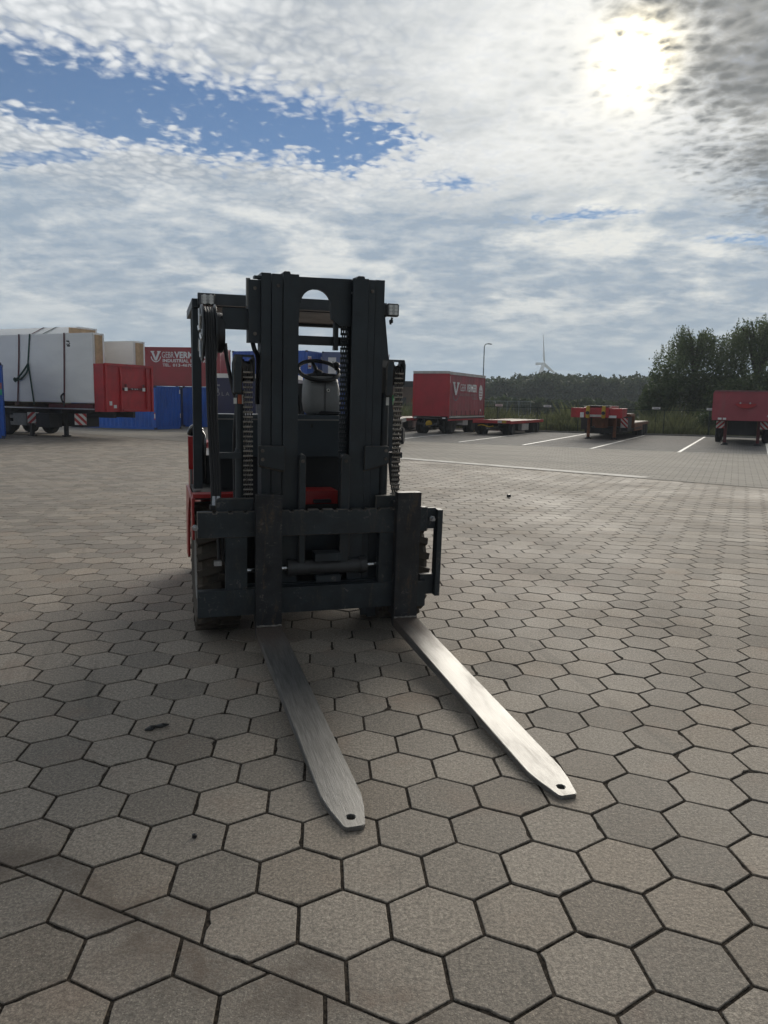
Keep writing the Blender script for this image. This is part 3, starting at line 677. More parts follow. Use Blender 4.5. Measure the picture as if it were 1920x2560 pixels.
# side shift cylinder
cy = mp().lathe([(-0.352, 0.0), (-0.352, 0.060), (-0.305, 0.060), (-0.305, 0.053), (0.185, 0.053), (0.185, 0.060), (0.232, 0.060), (0.232, 0.0)], 24, 'x', (0, 0.17, 0.544)).build('side_shift_cylinder', paint('cylinder_paint', (0.040, 0.040, 0.041), 0.45, 0.25, 9.0), fl, smooth=40)
mp().cyl((-0.64, 0.17, 0.540), (-0.352, 0.17, 0.544), 0.016, 14).build('piston_rod', M_CHROME, cy, smooth=40)
mp().cyl((0.232, 0.17, 0.544), (0.318, 0.17, 0.546), 0.016, 14).build('piston_rod', M_CHROME, cy, smooth=40)
mp().box(-0.162, 0.03, 0.105, 0.22, 0.600, 0.655).build('cylinder_clamp', M_DKW, fl, bevel=0.008)
mp().box(-0.150, 0.03, 0.105, 0.22, 0.446, 0.490).build('cylinder_clamp', M_DKW, fl, bevel=0.008)
mp().box(-0.64, 0.32, 0.175, 0.22, 0.395, 0.43).build('cylinder_shelf', M_DKW, fl, bevel=0.004)
mp().prism([(-0.276, 0.80), (-0.224, 0.80), (-0.232, 0.60), (-0.258, 0.58), (-0.275, 0.64)], 0.15, 0.175).build('carriage_rib', M_DKW, fl, bevel=0.004)
mp().prism([(0.04, 0.80), (0.10, 0.80), (0.10, 0.62), (0.06, 0.60)], 0.15, 0.175).build('carriage_rib', M_DKW, fl, bevel=0.004)

# mast rails, three nested channels each side
def channel(x0, x1, y0, y1, z0, z1, web, fl_t=0.022):
    """rail: front flange with a web; open side towards the middle"""
    s_ = 1 if x1 > x0 else -1
    b_ = mp(); X = sorted((x0, x1))
    b_.box(X[0], X[1], y0, y0+fl_t, z0, z1); b_.box(X[0], X[1], y1-fl_t, y1, z0, z1)
    wx = (X[0], X[0]+web) if s_ > 0 else (X[1]-web, X[1])
    b_.box(wx[0], wx[1], y0+fl_t, y1-fl_t, z0, z1)
    return b_
rails = [(-0.531, -0.466, 0.225, 0.42, 0.12, 2.581, 1), (-0.461, -0.390, 0.212, 0.40, 0.14, 2.577, 1), (-0.385, -0.280, 0.200, 0.38, 0.20, 2.580, 1),
         (0.333, 0.268, 0.225, 0.42, 0.12, 2.581, -1), (0.262, 0.215, 0.212, 0.40, 0.14, 2.577, -1), (0.210, 0.098, 0.200, 0.38, 0.20, 2.580, -1)]
for r_ in rails:
    channel(r_[0], r_[1], r_[2], r_[3], r_[4], r_[5], 0.02).build('mast_rail', M_DK, fl, bevel=0.004)
for xa, xb in ((-0.392, -0.335), (0.122, 0.185)):
    mp().prism([(xa, 2.578), (xb, 2.578), (xb-0.006, 2.597), (xa+0.012, 2.597)], 0.205, 0.36).build('rail_cap', M_DK, fl, bevel=0.003)
mp().box(-0.612, -0.534, 0.26, 0.40, 2.12, 2.535).build('mast_bracket', M_DK, fl, bevel=0.006)
mp().box(-0.625, -0.60, 0.27, 0.31, 2.36, 2.545).build('mast_bracket', M_GREY, fl, bevel=0.004)
mp().box(-0.575, -0.532, 0.25, 0.33, 2.545, 2.562).build('mast_bracket', M_DK, fl, bevel=0.003)
mp().box(-0.782, -0.600, 0.30, 0.33, 2.205, 2.345).build('reel_bracket', M_DK, fl, bevel=0.004)
# top tie with the arched cut-out
arch = [(-0.285, 2.574), (-0.285, 2.30), (-0.262, 2.30), (-0.262, 2.40)]
for k in range(0, 8):
    a = math.pi*(1-k/16.0); arch.append((-0.148+0.105*math.cos(a), 2.40+0.098*math.sin(a)))
arch += [(-0.178, 2.497), (-0.112, 2.497)]
for k in range(9, 17):
    a = math.pi*(1-k/16.0); arch.append((-0.148+0.105*math.cos(a), 2.40+0.098*math.sin(a)))
arch += [(-0.034, 2.30), (0.03, 2.26), (0.105, 2.26), (0.105, 2.580)]
mp().prism(arch, 0.275, 0.315).build('mast_top_tie', M_DK, fl, bevel=0.003)
mp().box(-0.275, 0.105, 0.385, 0.43, 2.123, 2.186).build('mast_cross_bar', M_DK, fl, bevel=0.004)
mp().box(-0.275, 0.105, 0.385, 0.43, 0.62, 0.80).build('mast_cross_bar', M_DK, fl, bevel=0.004)
mp().prism([(-0.557, 1.424), (-0.557, 1.30), (-0.548, 1.285), (-0.372, 1.244), (-0.372, 1.424)], 0.165, 0.198).build('mast_ear', M_DK, fl, bevel=0.004)
mp().prism([(0.202, 1.422), (0.202, 1.244), (0.375, 1.29), (0.386, 1.305), (0.386, 1.410), (0.378, 1.422)], 0.165, 0.198).build('mast_ear', M_DK, fl, bevel=0.004)
for x0, x1 in ((-0.276, -0.230), (0.024, 0.088)):
    pts = [(x0, 0.55), (x1, 0.55), (x1, 1.34)]+[((x0+x1)/2+(x1-x0)/2*math.cos(R_(a)), 1.34+0.028*math.sin(R_(a))) for a in (30, 60, 90, 120, 150)]+[(x0, 1.34)]
    mp().prism(pts, 0.135, 0.20).build('carriage_upright', M_DK, fl, bevel=0.004)
mp().box(0.0, 0.03, 0.33, 0.38, 2.09, 2.29).build('chain_guide', M_DK, fl, bevel=0.003)
mp().box(0.03, 0.115, 0.28, 0.32, 2.483, 2.495).build('chain_guide', M_ZINC, fl)

for (x, z, y) in ((-0.53, 1.39, 0.165), (-0.53, 1.33, 0.165), (0.36, 1.39, 0.165), (0.36, 1.33, 0.165), (-0.253, 1.32, 0.135), (0.056, 1.32, 0.135), (-0.42, 2.50, 0.212), (0.24, 2.50, 0.212), (-0.57, 2.48, 0.26), (-0.57, 2.18, 0.26)):
    mp().cyl((x, y, z), (x, y-0.010, z), 0.013, 6).build('bolt_head', M_EDGE2, fl)
for (xa, xb, za, zb) in ((-0.550, -0.372, 1.283, 1.243), (0.202, 0.378, 1.243, 1.290)):
    mp().tube([(xa+(xb-xa)*k/10, 0.200+0.002*(k % 2), za+(zb-za)*k/10-0.004) for k in range(11)], [0.006+0.002*random.random() for _ in range(11)], 6).build('weld_bead', M_EDGE2, fl, smooth=60)
# leaf chains
M_PIN = paint('chain_pin', (0.34, 0.32, 0.29), 0.32, 0.4, 30.0, metal=0.8)
def chain(x0, x1, my, z0, z1, pitch=0.0335):
    b_ = mp(); pn = mp(); n = int((z1-z0)/pitch); w = x1-x0; lanes = 7; lw = w/lanes
    for k in range(n):
        z = z0+k*pitch
        pn.cyl((x0-0.004, my-0.008, z), (x1+0.004, my-0.008, z), 0.0066, 6)
        for q in range(lanes):
            if (q+k) % 2 == 0: continue
            b_.box(x0+q*lw+0.0008, x0+(q+1)*lw-0.0008, my-0.0115, my+0.0115, z-0.009, z+pitch+0.009)
    c_ = b_.build('lift_chain', M_CHAIN if my < 0.25 else M_DK, fl); tag(pn.build('chain_pins', M_PIN if my < 0.25 else M_DK, c_), kind='stuff'); return c_
chain(-0.655, -0.598, 0.20, 1.05, 1.985)
chain(0.420, 0.478, 0.20, 1.07, 1.985)
chain(0.040, 0.097, 0.30, 1.30, 2.47)
for xc, s_ in ((-0.672, -1), (0.372, 1)):
    tube_ = mp().lathe([(0.55, 0.0), (0.55, 0.036), (1.395, 0.036), (1.40, 0.030), (1.80, 0.030), (1.80, 0.0)], 20, 'z', (xc, 0.27, 0)).build('lift_cylinder', M_DK, fl, smooth=40)
    mp().lathe([(1.335, 0.036), (1.335, 0.043), (1.375, 0.043), (1.375, 0.036)], 20, 'z', (xc, 0.27, 0)).build('cylinder_collar', M_DK, tube_, smooth=40)
    mp().box(min(xc, xc+s_*0.13)-0.02, max(xc, xc+s_*0.13), 0.215, 0.25, 1.33, 1.372).build('chain_keeper', M_DK, fl, bevel=0.003)
    # sheave at the head of the cylinder
    xa = -0.645 if s_ < 0 else 0.428; xb = -0.606 if s_ < 0 else 0.47
    xa, xb = min(xa, xb), max(xa, xb)
    sh_ = mp().lathe([(xa-0.012, 0.0), (xa-0.012, 0.080), (xa, 0.080), (xa, 0.066), (xb, 0.066), (xb, 0.080), (xb+0.012, 0.080), (xb+0.012, 0.0)], 26, 'x', (0, 0.272, 1.93)).build('chain_sheave', M_CHAIN, fl, smooth=40)
    mp().prism([(xa-0.075, 1.775), (xa-0.022, 1.775), (xa-0.016, 1.93), (xa-0.016, 2.03), (xa-0.06, 2.035), (xa-0.075, 1.98)], 0.19, 0.35).build('sheave_bracket', M_DK, fl, bevel=0.008)
    mp().prism([(xb+0.017, 1.86), (xb+0.030, 1.86), (xb+0.032, 2.00), (xb+0.022, 2.036), (xb+0.017, 2.036)], 0.20, 0.34).build('sheave_bracket', M_DK, fl, bevel=0.003)
    mp().box(xa-0.06, xb+0.025, 0.22, 0.33, 2.022, 2.038).build('sheave_bracket', M_DK, fl, bevel=0.003)
mp().box(-0.690, -0.663, 0.236, 0.239, 1.706, 1.768).build('sticker', M_ORG, fl)
mp().box(-0.662, -0.653, 0.238, 0.241, 1.706, 1.768).build('sticker', M_WHITE, fl)
mp().box(0.372, 0.394, 0.236, 0.239, 1.712, 1.770).build('sticker', M_WHITE, fl)
mp().box(-0.716, -0.697, 0.24, 0.26, 1.705, 1.745).build('cable_tag', M_WHITE, fl, bevel=0.003)

# hose reel and hoses
RY, RZc = 0.40, 2.175
reel = mp().lathe([(-0.920, 0.0), (-0.920, 0.150), (-0.922, 0.186), (-0.916, 0.194), (-0.908, 0.194), (-0.904, 0.158), (-0.836, 0.158), (-0.832, 0.194), (-0.824, 0.194), (-0.820, 0.186), (-0.822, 0.150), (-0.822, 0.0)], 44, 'x', (0, RY, RZc)).build('hose_reel', paint('reel_metal', (0.05, 0.055, 0.06), 0.35, 0.3, 9.0, metal=0.4), fl, smooth=35)
for k in range(6):
    a = 2*math.pi*k/6+0.3
    mp().cyl((-0.925, RY+0.05*math.cos(a), RZc+0.05*math.sin(a)), (-0.925, RY+0.168*math.cos(a), RZc+0.168*math.sin(a)), 0.011, 8).build('reel_spoke', M_ZINC, reel, smooth=60)
mp().lathe([(-0.822, 0.0), (-0.822, 0.134), (-0.785, 0.136), (-0.766, 0.124), (-0.762, 0.0)], 32, 'x', (0, RY, RZc+0.005)).build('reel_drum', M_BLK, reel, smooth=40)
def curve_pts(ctrl, n=18):
    c = [Vector(p) for p in ctrl]; c = [c[0]*2-c[1]]+c+[c[-1]*2-c[-2]]; out = []
    for k in range(1, len(c)-2):
        for q in range(n):
            u = q/n; a, b2, d, e = c[k-1], c[k], c[k+1], c[k+2]
            out.append(0.5*((2*b2)+(d-a)*u+(2*a-5*b2+4*d-e)*u*u+(3*b2-a-3*d+e)*u**3))
    return out+[c[-2]]
for k, (xa, xb) in enumerate(((-0.896, -0.872), (-0.878, -0.855), (-0.860, -0.838), (-0.843, -0.822))):
    mp().tube(curve_pts([(xa, RY, RZc+0.168), (xa, RY-0.119, RZc+0.119), (xa, RY-0.168, RZc), (xa+0.004, 0.232, 1.8), ((xa+xb)/2, 0.23, 1.5), (xb, 0.21, 1.2), (xb, 0.19, 0.99)], 8), 0.0105, 8).build('hose', M_RUB, fl, smooth=60)
mp().tube(curve_pts([(-0.765, 0.33, 2.11), (-0.75, 0.32, 1.98), (-0.715, 0.30, 1.80), (-0.692, 0.29, 1.70), (-0.705, 0.32, 1.5), (-0.70, 0.36, 1.2), (-0.70, 0.34, 0.9)], 8), 0.014, 8).build('hose', M_RUB, fl, smooth=60)
mp().tube(curve_pts([(-0.585, 0.33, 2.16), (-0.57, 0.30, 2.08), (-0.540, 0.33, 2.0), (-0.545, 0.36, 1.7)], 8), 0.016, 8).build('hose', M_RUB, fl, smooth=60)
mp().tube(curve_pts([(-0.85, 0.13, 0.96), (-0.84, 0.13, 0.8), (-0.835, 0.13, 0.64)], 6), 0.012, 8).build('hose', M_RUB, fl, smooth=60)
mp().tube(curve_pts([(-0.82, 0.13, 0.96), (-0.815, 0.13, 0.8), (-0.80, 0.15, 0.62)], 6), 0.012, 8).build('hose', M_RUB, fl, smooth=60)
mp().box(-0.89, -0.80, 0.14, 0.20, 0.985, 1.015).build('hose_clamp', M_BLK, fl, bevel=0.004)
for xh in (-0.86, -0.83): mp().cyl((xh, 0.18, 1.01), (xh, 0.20, 1.07), 0.017, 6).build('hose_fitting', M_ZINC, fl)

# overhead guard
def beam(p, q, w, d, mat, name, parent=fl, bevel=0.008):
    """square tube from p to q, w across x, d across y"""
    p, q = Vector(p), Vector(q); b_ = MB(); bm = b_.bm
    A = [bm.verts.new(p+Vector((sx*w/2, sy*d/2, 0))) for sx, sy in ((-1, -1), (1, -1), (1, 1), (-1, 1))]
    B = [bm.verts.new(q+Vector((sx*w/2, sy*d/2, 0))) for sx, sy in ((-1, -1), (1, -1), (1, 1), (-1, 1))]
    bm.faces.new(A[::-1]); bm.faces.new(B)
    for k in range(4): bm.faces.new((A[k], A[(k+1) % 4], B[(k+1) % 4], B[k]))
    return b_.build(name, mat, parent, bevel=bevel)
beam((-0.925, 0.92, 1.05), (-0.910, 1.00, 2.47), 0.066, 0.075, M_DK, 'guard_pillar')
beam((0.690, 0.92, 1.05), (0.560, 1.00, 2.47), 0.060, 0.075, M_DK, 'guard_pillar')
beam((-0.86, 2.10, 1.25), (-0.88, 1.86, 2.44), 0.066, 0.075, M_DK, 'guard_pillar')
beam((0.64, 2.10, 1.25), (0.56, 1.86, 2.44), 0.060, 0.075, M_DK, 'guard_pillar')
MB().box(-0.905, 0.575, 0.86, 0.93, 2.445, 2.530).build('guard_front_beam', paint('guard_edge_sheen', (0.055, 0.062, 0.068), 0.4, 0.2, 5.0), fl, bevel=0.014, seg=2)  # beam colour lightened to imitate the reflected band along the guard
MB().box(-0.905, 0.575, 1.86, 1.93, 2.415, 2.505).build('guard_rear_beam', M_DK, fl, bevel=0.012)
MB().box(-0.945, -0.875, 0.932, 1.858, 2.43, 2.495).build('guard_side_beam', M_DK, fl, bevel=0.012)
MB().box(0.525, 0.595, 0.932, 1.858, 2.43, 2.495).build('guard_side_beam', M_DK, fl, bevel=0.012)
for k in range(4):
    MB().box(-0.87, 0.52, 1.06+k*0.20, 1.12+k*0.20, 2.452, 2.50).build('guard_bar', M_DK, fl, bevel=0.006)
MB().box(-0.87, 0.52, 0.935, 1.855, 2.438, 2.448).build('roof_sheet', M_DK, fl)
# work lamps
def lamp(x, y, z, w, h, tilt=0.0):
    l_ = MB().box(-w/2, w/2, 0, 0.055, -h/2, h/2, T(x, y, z) @ Matrix.Rotation(R_(tilt), 4, 'X')).build('work_lamp', M_BLK, fl, bevel=0.008)
    MB().box(-w/2+0.010, w/2-0.010, -0.003, 0.006, -h/2+0.010, h/2-0.010, T(x, y, z) @ Matrix.Rotation(R_(tilt), 4, 'X')).build('lens', M_LENS, l_, bevel=0.003)
    for a in range(2):
        for c in range(3):
            cx, cz = (a-0.5)*w*0.42, (c-1)*h*0.27
            MB().cyl((cx, -0.006, cz), (cx, 0.004, cz), w*0.13, 10, M=T(x, y, z) @ Matrix.Rotation(R_(tilt), 4, 'X')).build('led', flat_mat('led_reflector', (0.75, 0.74, 0.70), 0.2), l_, smooth=40)
    MB().cyl((x, y+0.03, z-h/2-0.005), (x-0.012, y+0.04, z-h/2-0.06), 0.009, 8).cyl((x-0.02, y+0.035, z-h/2-0.035), (x+0.006, y+0.035, z-h/2-0.035), 0.014, 8).build('lamp_bracket', M_BLK, l_, smooth=50)
    return l_
lamp(0.600, 0.76, 2.468, 0.098, 0.100)
lamp(-0.838, 0.78, 2.475, 0.112, 0.085, -8)
# cowl, console, steering wheel
MB().prism([(0.90, 1.29), (0.90, 1.60), (0.925, 1.628), (1.08, 1.632), (1.08, 1.29)], -0.80, 0.58, 'x').build('front_cowl', M_COWL, fl, bevel=0.006)
MB().box(-0.78, 0.56, 0.99, 1.10, 0.80, 1.288).build('cowl_lower', M_BLK, fl, bevel=0.006)
MB().box(-0.80, 0.58, 0.893, 0.899, 1.585, 1.597).build('cowl_seam', M_GREY, fl)
MB().box(-0.034, -0.018, 0.893, 0.899, 1.53, 1.56).build('cowl_label', M_BLK, fl)
b_ = MB(); bm = b_.bm; rings = []
for z, x0, x1, y0, y1 in ((1.628, -0.005, 0.232, 1.00, 1.22), (1.66, -0.035, 0.236, 0.99, 1.23), (1.74, -0.045, 0.236, 0.985, 1.24), (1.84, -0.040, 0.228, 0.99, 1.25), (1.915, -0.030, 0.218, 1.01, 1.25), (1.945, -0.005, 0.200, 1.06, 1.22)):
    rings.append([bm.verts.new(p) for p in ((x0, y0+0.03, z), (x0+0.03, y0, z), (x1-0.03, y0, z), (x1, y0+0.03, z), (x1, y1, z), (x0, y1, z))])
for A, B in zip(rings, rings[1:]):
    for k in range(6): bm.faces.new((A[k], A[(k+1) % 6], B[(k+1) % 6], B[k]))
bm.faces.new(rings[0][::-1]); bm.faces.new(rings[-1])
con = b_.build('steering_console', M_CONS, fl, bevel=0.010, seg=2, smooth=50)
MB().box(0.098, 0.102, 0.980, 0.990, 1.66, 1.89).build('console_seam', M_BLK, con)
MB().box(-0.02, 0.21, 0.982, 0.992, 1.888, 1.892).build('console_seam', M_BLK, con)
MB().lathe([(0.976, 0.0), (0.976, 0.007), (0.975, 0.014), (0.985, 0.014), (0.985, 0.0)], 18, 'y', (0.125, 0, 1.83)).build('key_ring', M_WHITE, con, smooth=40)
MB().cyl((0.125, 0.972, 1.83), (0.125, 0.98, 1.83), 0.0065, 10).build('key_hole', M_BLK, con)
MB().prism([(0.03, 1.632), (0.235, 1.632), (0.235, 1.655), (0.07, 1.662), (0.045, 1.65)], 0.965, 0.99).build('console_foot', M_BLK, con, bevel=0.004)
SWM = T(0.075, 1.13, 1.992) @ Matrix.Rotation(R_(30), 4, 'X')
ring = [(0.170*math.cos(2*math.pi*k/40), 0.170*math.sin(2*math.pi*k/40), 0) for k in range(41)]
b_ = MB(SWM); b_.tube(ring, 0.0165, 10); sw = b_.build('steering_wheel', M_BLK, fl, smooth=60)
for a in (100, 215, 330):
    b_ = MB(SWM); b_.tube([(0.02*math.cos(R_(a)), 0.02*math.sin(R_(a)), -0.03), (0.09*math.cos(R_(a)), 0.09*math.sin(R_(a)), -0.018), (0.165*math.cos(R_(a)), 0.165*math.sin(R_(a)), 0)], [0.020, 0.016, 0.012], 8); b_.build('spoke', M_BLK, sw, smooth=60)
b_ = MB(SWM); b_.lathe([(-0.06, 0.0), (-0.06, 0.030), (-0.02, 0.042), (-0.005, 0.030), (-0.002, 0.0)], 20, 'z'); b_.build('hub', M_BLK, sw, smooth=50)
b_ = MB(SWM); b_.lathe([(0.0, 0.0), (0.0, 0.012), (0.02, 0.012), (0.028, 0.026), (0.055, 0.028), (0.066, 0.016), (0.068, 0.0)], 16, 'z', (0.150, 0.02, 0)); b_.build('spinner_knob', M_BLK, sw, smooth=50)
for k, (x0, z1) in enumerate(((-0.10, 1.76), (-0.125, 1.72), (-0.15, 1.70))):
    lv = MB().cyl((x0+0.03, 1.16, 1.62), (x0, 1.12, z1), 0.008, 8).build('control_lever', M_BLK, fl, smooth=50)
    MB().lathe([(-0.02, 0.0), (-0.018, 0.012), (0.0, 0.017), (0.018, 0.012), (0.022, 0.0)], 12, 'z', (x0, 1.12, z1+0.01)).build('lever_knob', M_REDL if k == 1 else M_BLK, lv, smooth=60)
# seat
b_ = MB(); b_.box(-0.34, 0.14, 1.55, 2.03, 1.28, 1.42); st = b_.build('seat', M_BLK, fl, bevel=0.05, seg=3, smooth=50)
MB().box(-0.32, 0.12, 1.98, 2.10, 1.40, 1.90).build('backrest', M_BLK, st, bevel=0.05, seg=3, smooth=50)
# chassis, fenders, hood, counterweight
MB().box(-0.152, 0.097, 0.50, 0.75, 0.962, 1.064).build('tilt_mount', M_RED, fl, bevel=0.010)
MB().box(-0.095, 0.04, 0.46, 0.502, 0.975, 1.0).build('tilt_mount', M_BLK, fl, bevel=0.006)
for s_, x0, x1 in ((-1, -0.985, -0.62), (1, 0.40, 0.48)):
    xo = x0 if s_ < 0 else x1
    fe = MB().box(x0, x1, 0.47, 0.60, 1.028, 1.056).build('fender', M_RED, fl, bevel=0.010)
    MB().box(x0+0.02, x1, 0.602, 1.42, 1.0, 1.03).build('footplate', M_BLK, fl, bevel=0.006)
    if s_ > 0: continue
    MB().prism([(0.47, 0.72), (0.60, 0.72), (0.60, 1.027), (0.47, 1.027)], xo-0.010, xo+0.008, 'x').build('fender_side', M_RED, fe, bevel=0.003)
    pts = [(0.602, 0.98), (0.602, 1.027), (1.42, 1.027), (1.52, 0.80), (1.52, 0.42)]+[(0.72+0.55*math.cos(R_(a)), 0.48+0.53*math.sin(R_(a))) for a in (-5, 20, 45, 70, 90)]
    MB().prism(pts, xo-0.010, xo+0.010, 'x').build('fender_side', M_RED, fe, bevel=0.003)
MB().box(-0.60, 0.40, 0.55, 1.45, 0.30, 0.80).build('chassis', M_BLK, fl, bevel=0.01)
MB().box(-0.88, 0.67, 1.40, 2.30, 0.36, 0.98).build('side_panel', M_RED, fl, bevel=0.02)
MB().box(-0.86, 0.65, 1.45, 2.42, 0.985, 1.27).build('engine_hood', M_BLK, fl, bevel=0.05, seg=3, smooth=50)
b_ = MB(); b_.prism([(2.31, 0.30), (3.05, 0.30), (3.20, 0.45), (3.24, 0.85), (3.16, 1.22), (2.95, 1.32), (2.43, 1.32), (2.31, 1.0)], -0.90, 0.69, 'x'); b_.build('counterweight', M_RED, fl, bevel=0.06, seg=3, smooth=50)
MB().box(-0.968, -0.905, 1.52, 1.60, 1.145, 1.425).build('marker_lamp', M_REDL, fl, bevel=0.014, seg=2)
MB().box(-0.955, -0.935, 1.54, 1.58, 0.95, 1.145).build('lamp_post', M_GREY, fl, bevel=0.004)
MB().prism([(1.48, 1.03), (1.50, 1.14), (1.50, 1.40), (1.56, 1.44), (1.66, 1.40), (1.66, 1.03)], -0.925, -0.895, 'x').build('hip_panel', M_GREY, fl, bevel=0.006)
b_ = MB(); b_.lathe([(0.96, 0.0), (0.97, 0.035), (1.10, 0.045), (1.36, 0.046), (1.44, 0.040), (1.475, 0.020), (1.48, 0.0)], 20, 'z', (-0.865, 1.45, 0)); b_.build('air_cleaner', M_GLOSS, fl, smooth=60)
b_ = MB(); b_.tube(curve_pts([(-0.865, 1.45, 1.47), (-0.90, 1.46, 1.505), (-0.935, 1.48, 1.49), (-0.95, 1.50, 1.44)], 6), [0.030]*18+[0.026], 10); b_.build('intake_elbow', M_GLOSS, fl, smooth=60)

# wheels
def big_tyre(x0, x1, cy, r, name='front_wheel', lugs=26):
    w = x1-x0
    wh = MB().lathe([(x0+0.03, r*0.55), (x0+0.004, r*0.72), (x0, r*0.90), (x0+0.035, r*0.965), (x1-0.035, r*0.965), (x1, r*0.90), (x1-0.004, r*0.72), (x1-0.03, r*0.55)], 52, 'x', (0, cy, r)).build(name, M_TYRE, fl, smooth=40)
    lug = MB().box(-w*0.27, w*0.27, -0.024, 0.024, -0.02, 0.034).mesh('tread_block', M_TYRE, bevel=0.008)
    for k in range(lugs):
        for q in (0, 1):
            a = 2*math.pi*(k+0.5*q)/lugs
            lo_ = link('tread_block', lug, wh); s_ = -1 if q == 0 else 1
            lo_.matrix_local = T((x0+x1)/2+s_*w*0.235, cy, r) @ Matrix.Rotation(a, 4, 'X') @ T(0, 0, r*0.962) @ RZ(s_*-14)
    MB().lathe([(x0+0.06, 0.0), (x0+0.06, 0.07), (x0+0.03, 0.09), (x0+0.03, r*0.50), (x0+0.015, r*0.56), (x1-0.015, r*0.56), (x1-0.03, r*0.5), (x1-0.03, 0.0)], 30, 'x', (0, cy, r)).build('rim', M_GREY, wh, smooth=40)
    return wh
big_tyre(-0.975, -0.665, 0.72, 0.475)
big_tyre(0.455, 0.765, 0.72, 0.475)
for x0 in (-0.86, 0.42):
    wr = MB().lathe([(x0+0.02, 0.18), (x0, 0.24), (x0+0.02, 0.315), (x0+0.05, 0.33), (x0+0.18, 0.33), (x0+0.21, 0.315), (x0+0.23, 0.24), (x0+0.21, 0.18)], 36, 'x', (0, 2.72, 0.33)).build('rear_wheel', M_TYREB, fl, smooth=40)
    MB().lathe([(x0+0.04, 0.0), (x0+0.04, 0.18), (x0+0.19, 0.18), (x0+0.19, 0.0)], 24, 'x', (0, 2.72, 0.33)).build('rim', M_GREY, wr, smooth=40)
MB().cyl((-0.70, 0.72, 0.475), (0.50, 0.72, 0.475), 0.10, 16).build('front_axle', M_BLK, fl, smooth=40)
MB().cyl((-0.70, 2.72, 0.33), (0.50, 2.72, 0.33), 0.06, 12).build('rear_axle', M_BLK, fl, smooth=40)

# ------------------------------------------------------------------ containers, left of and behind the forklift
def container_mat(name, c, var=0.15): return paint(name, c, 0.45, var, 0.8, dirt=tuple(0.55*x+0.02 for x in c), dirt_amt=0.4, bmp=0.1, fine=30.0, coat=0.08)
M_BLUE = container_mat('container_blue', (0.007, 0.095, 0.46))
M_BLUE2 = container_mat('container_blue_dull', (0.012, 0.085, 0.34))
M_GBLUE = container_mat('container_grey_blue', (0.09, 0.125, 0.26))
M_NAVY = container_mat('navy_box', (0.004, 0.008, 0.055))
M_CRED = container_mat('container_red', (0.31, 0.024, 0.034))
M_TRED = paint('trailer_red', (0.42, 0.022, 0.028), 0.45, 0.2, 1.5, dirt=(0.13, 0.03, 0.03), dirt_amt=0.5, coat=0.05)
M_CASTD = paint('corner_casting', (0.02, 0.03, 0.07), 0.6, 0.2, 6.0)
M_LETW = paint('white_lettering', (0.70, 0.70, 0.70), 0.5, 0.06, 3.0, bmp=0.0)
M_LETG = paint('grey_lettering', (0.16, 0.17, 0.20), 0.5, 0.1, 3.0, bmp=0.0)
M_LETR = paint('red_lettering', (0.50, 0.02, 0.03), 0.5, 0.1, 3.0, bmp=0.0)
def corrugated(x0, x1, z0, z1, yc, amp, pitch, name, mat, parent, M):
    """vertical trapezoid ribs along x, facing -y"""
    b_ = MB(M); bm = b_.bm; pts = []; x = x0; k = 0
    while x < x1-1e-6:
        pts += [(x, 0), (x+pitch*0.32, 0), (x+pitch*0.5, amp), (x+pitch*0.82, amp)]; x += pitch
    pts = [(min(p[0], x1), p[1]) for p in pts]+[(x1, 0)]
    lo = [bm.verts.new((p[0], yc+p[1], z0)) for p in pts]; hi = [bm.verts.new((p[0], yc+p[1], z1)) for p in pts]
    for i in range(len(pts)-1):
        if pts[i+1][0]-pts[i][0] > 1e-5: bm.faces.new((lo[i], lo[i+1], hi[i+1], hi[i]))
    return b_.build(name, mat, parent)
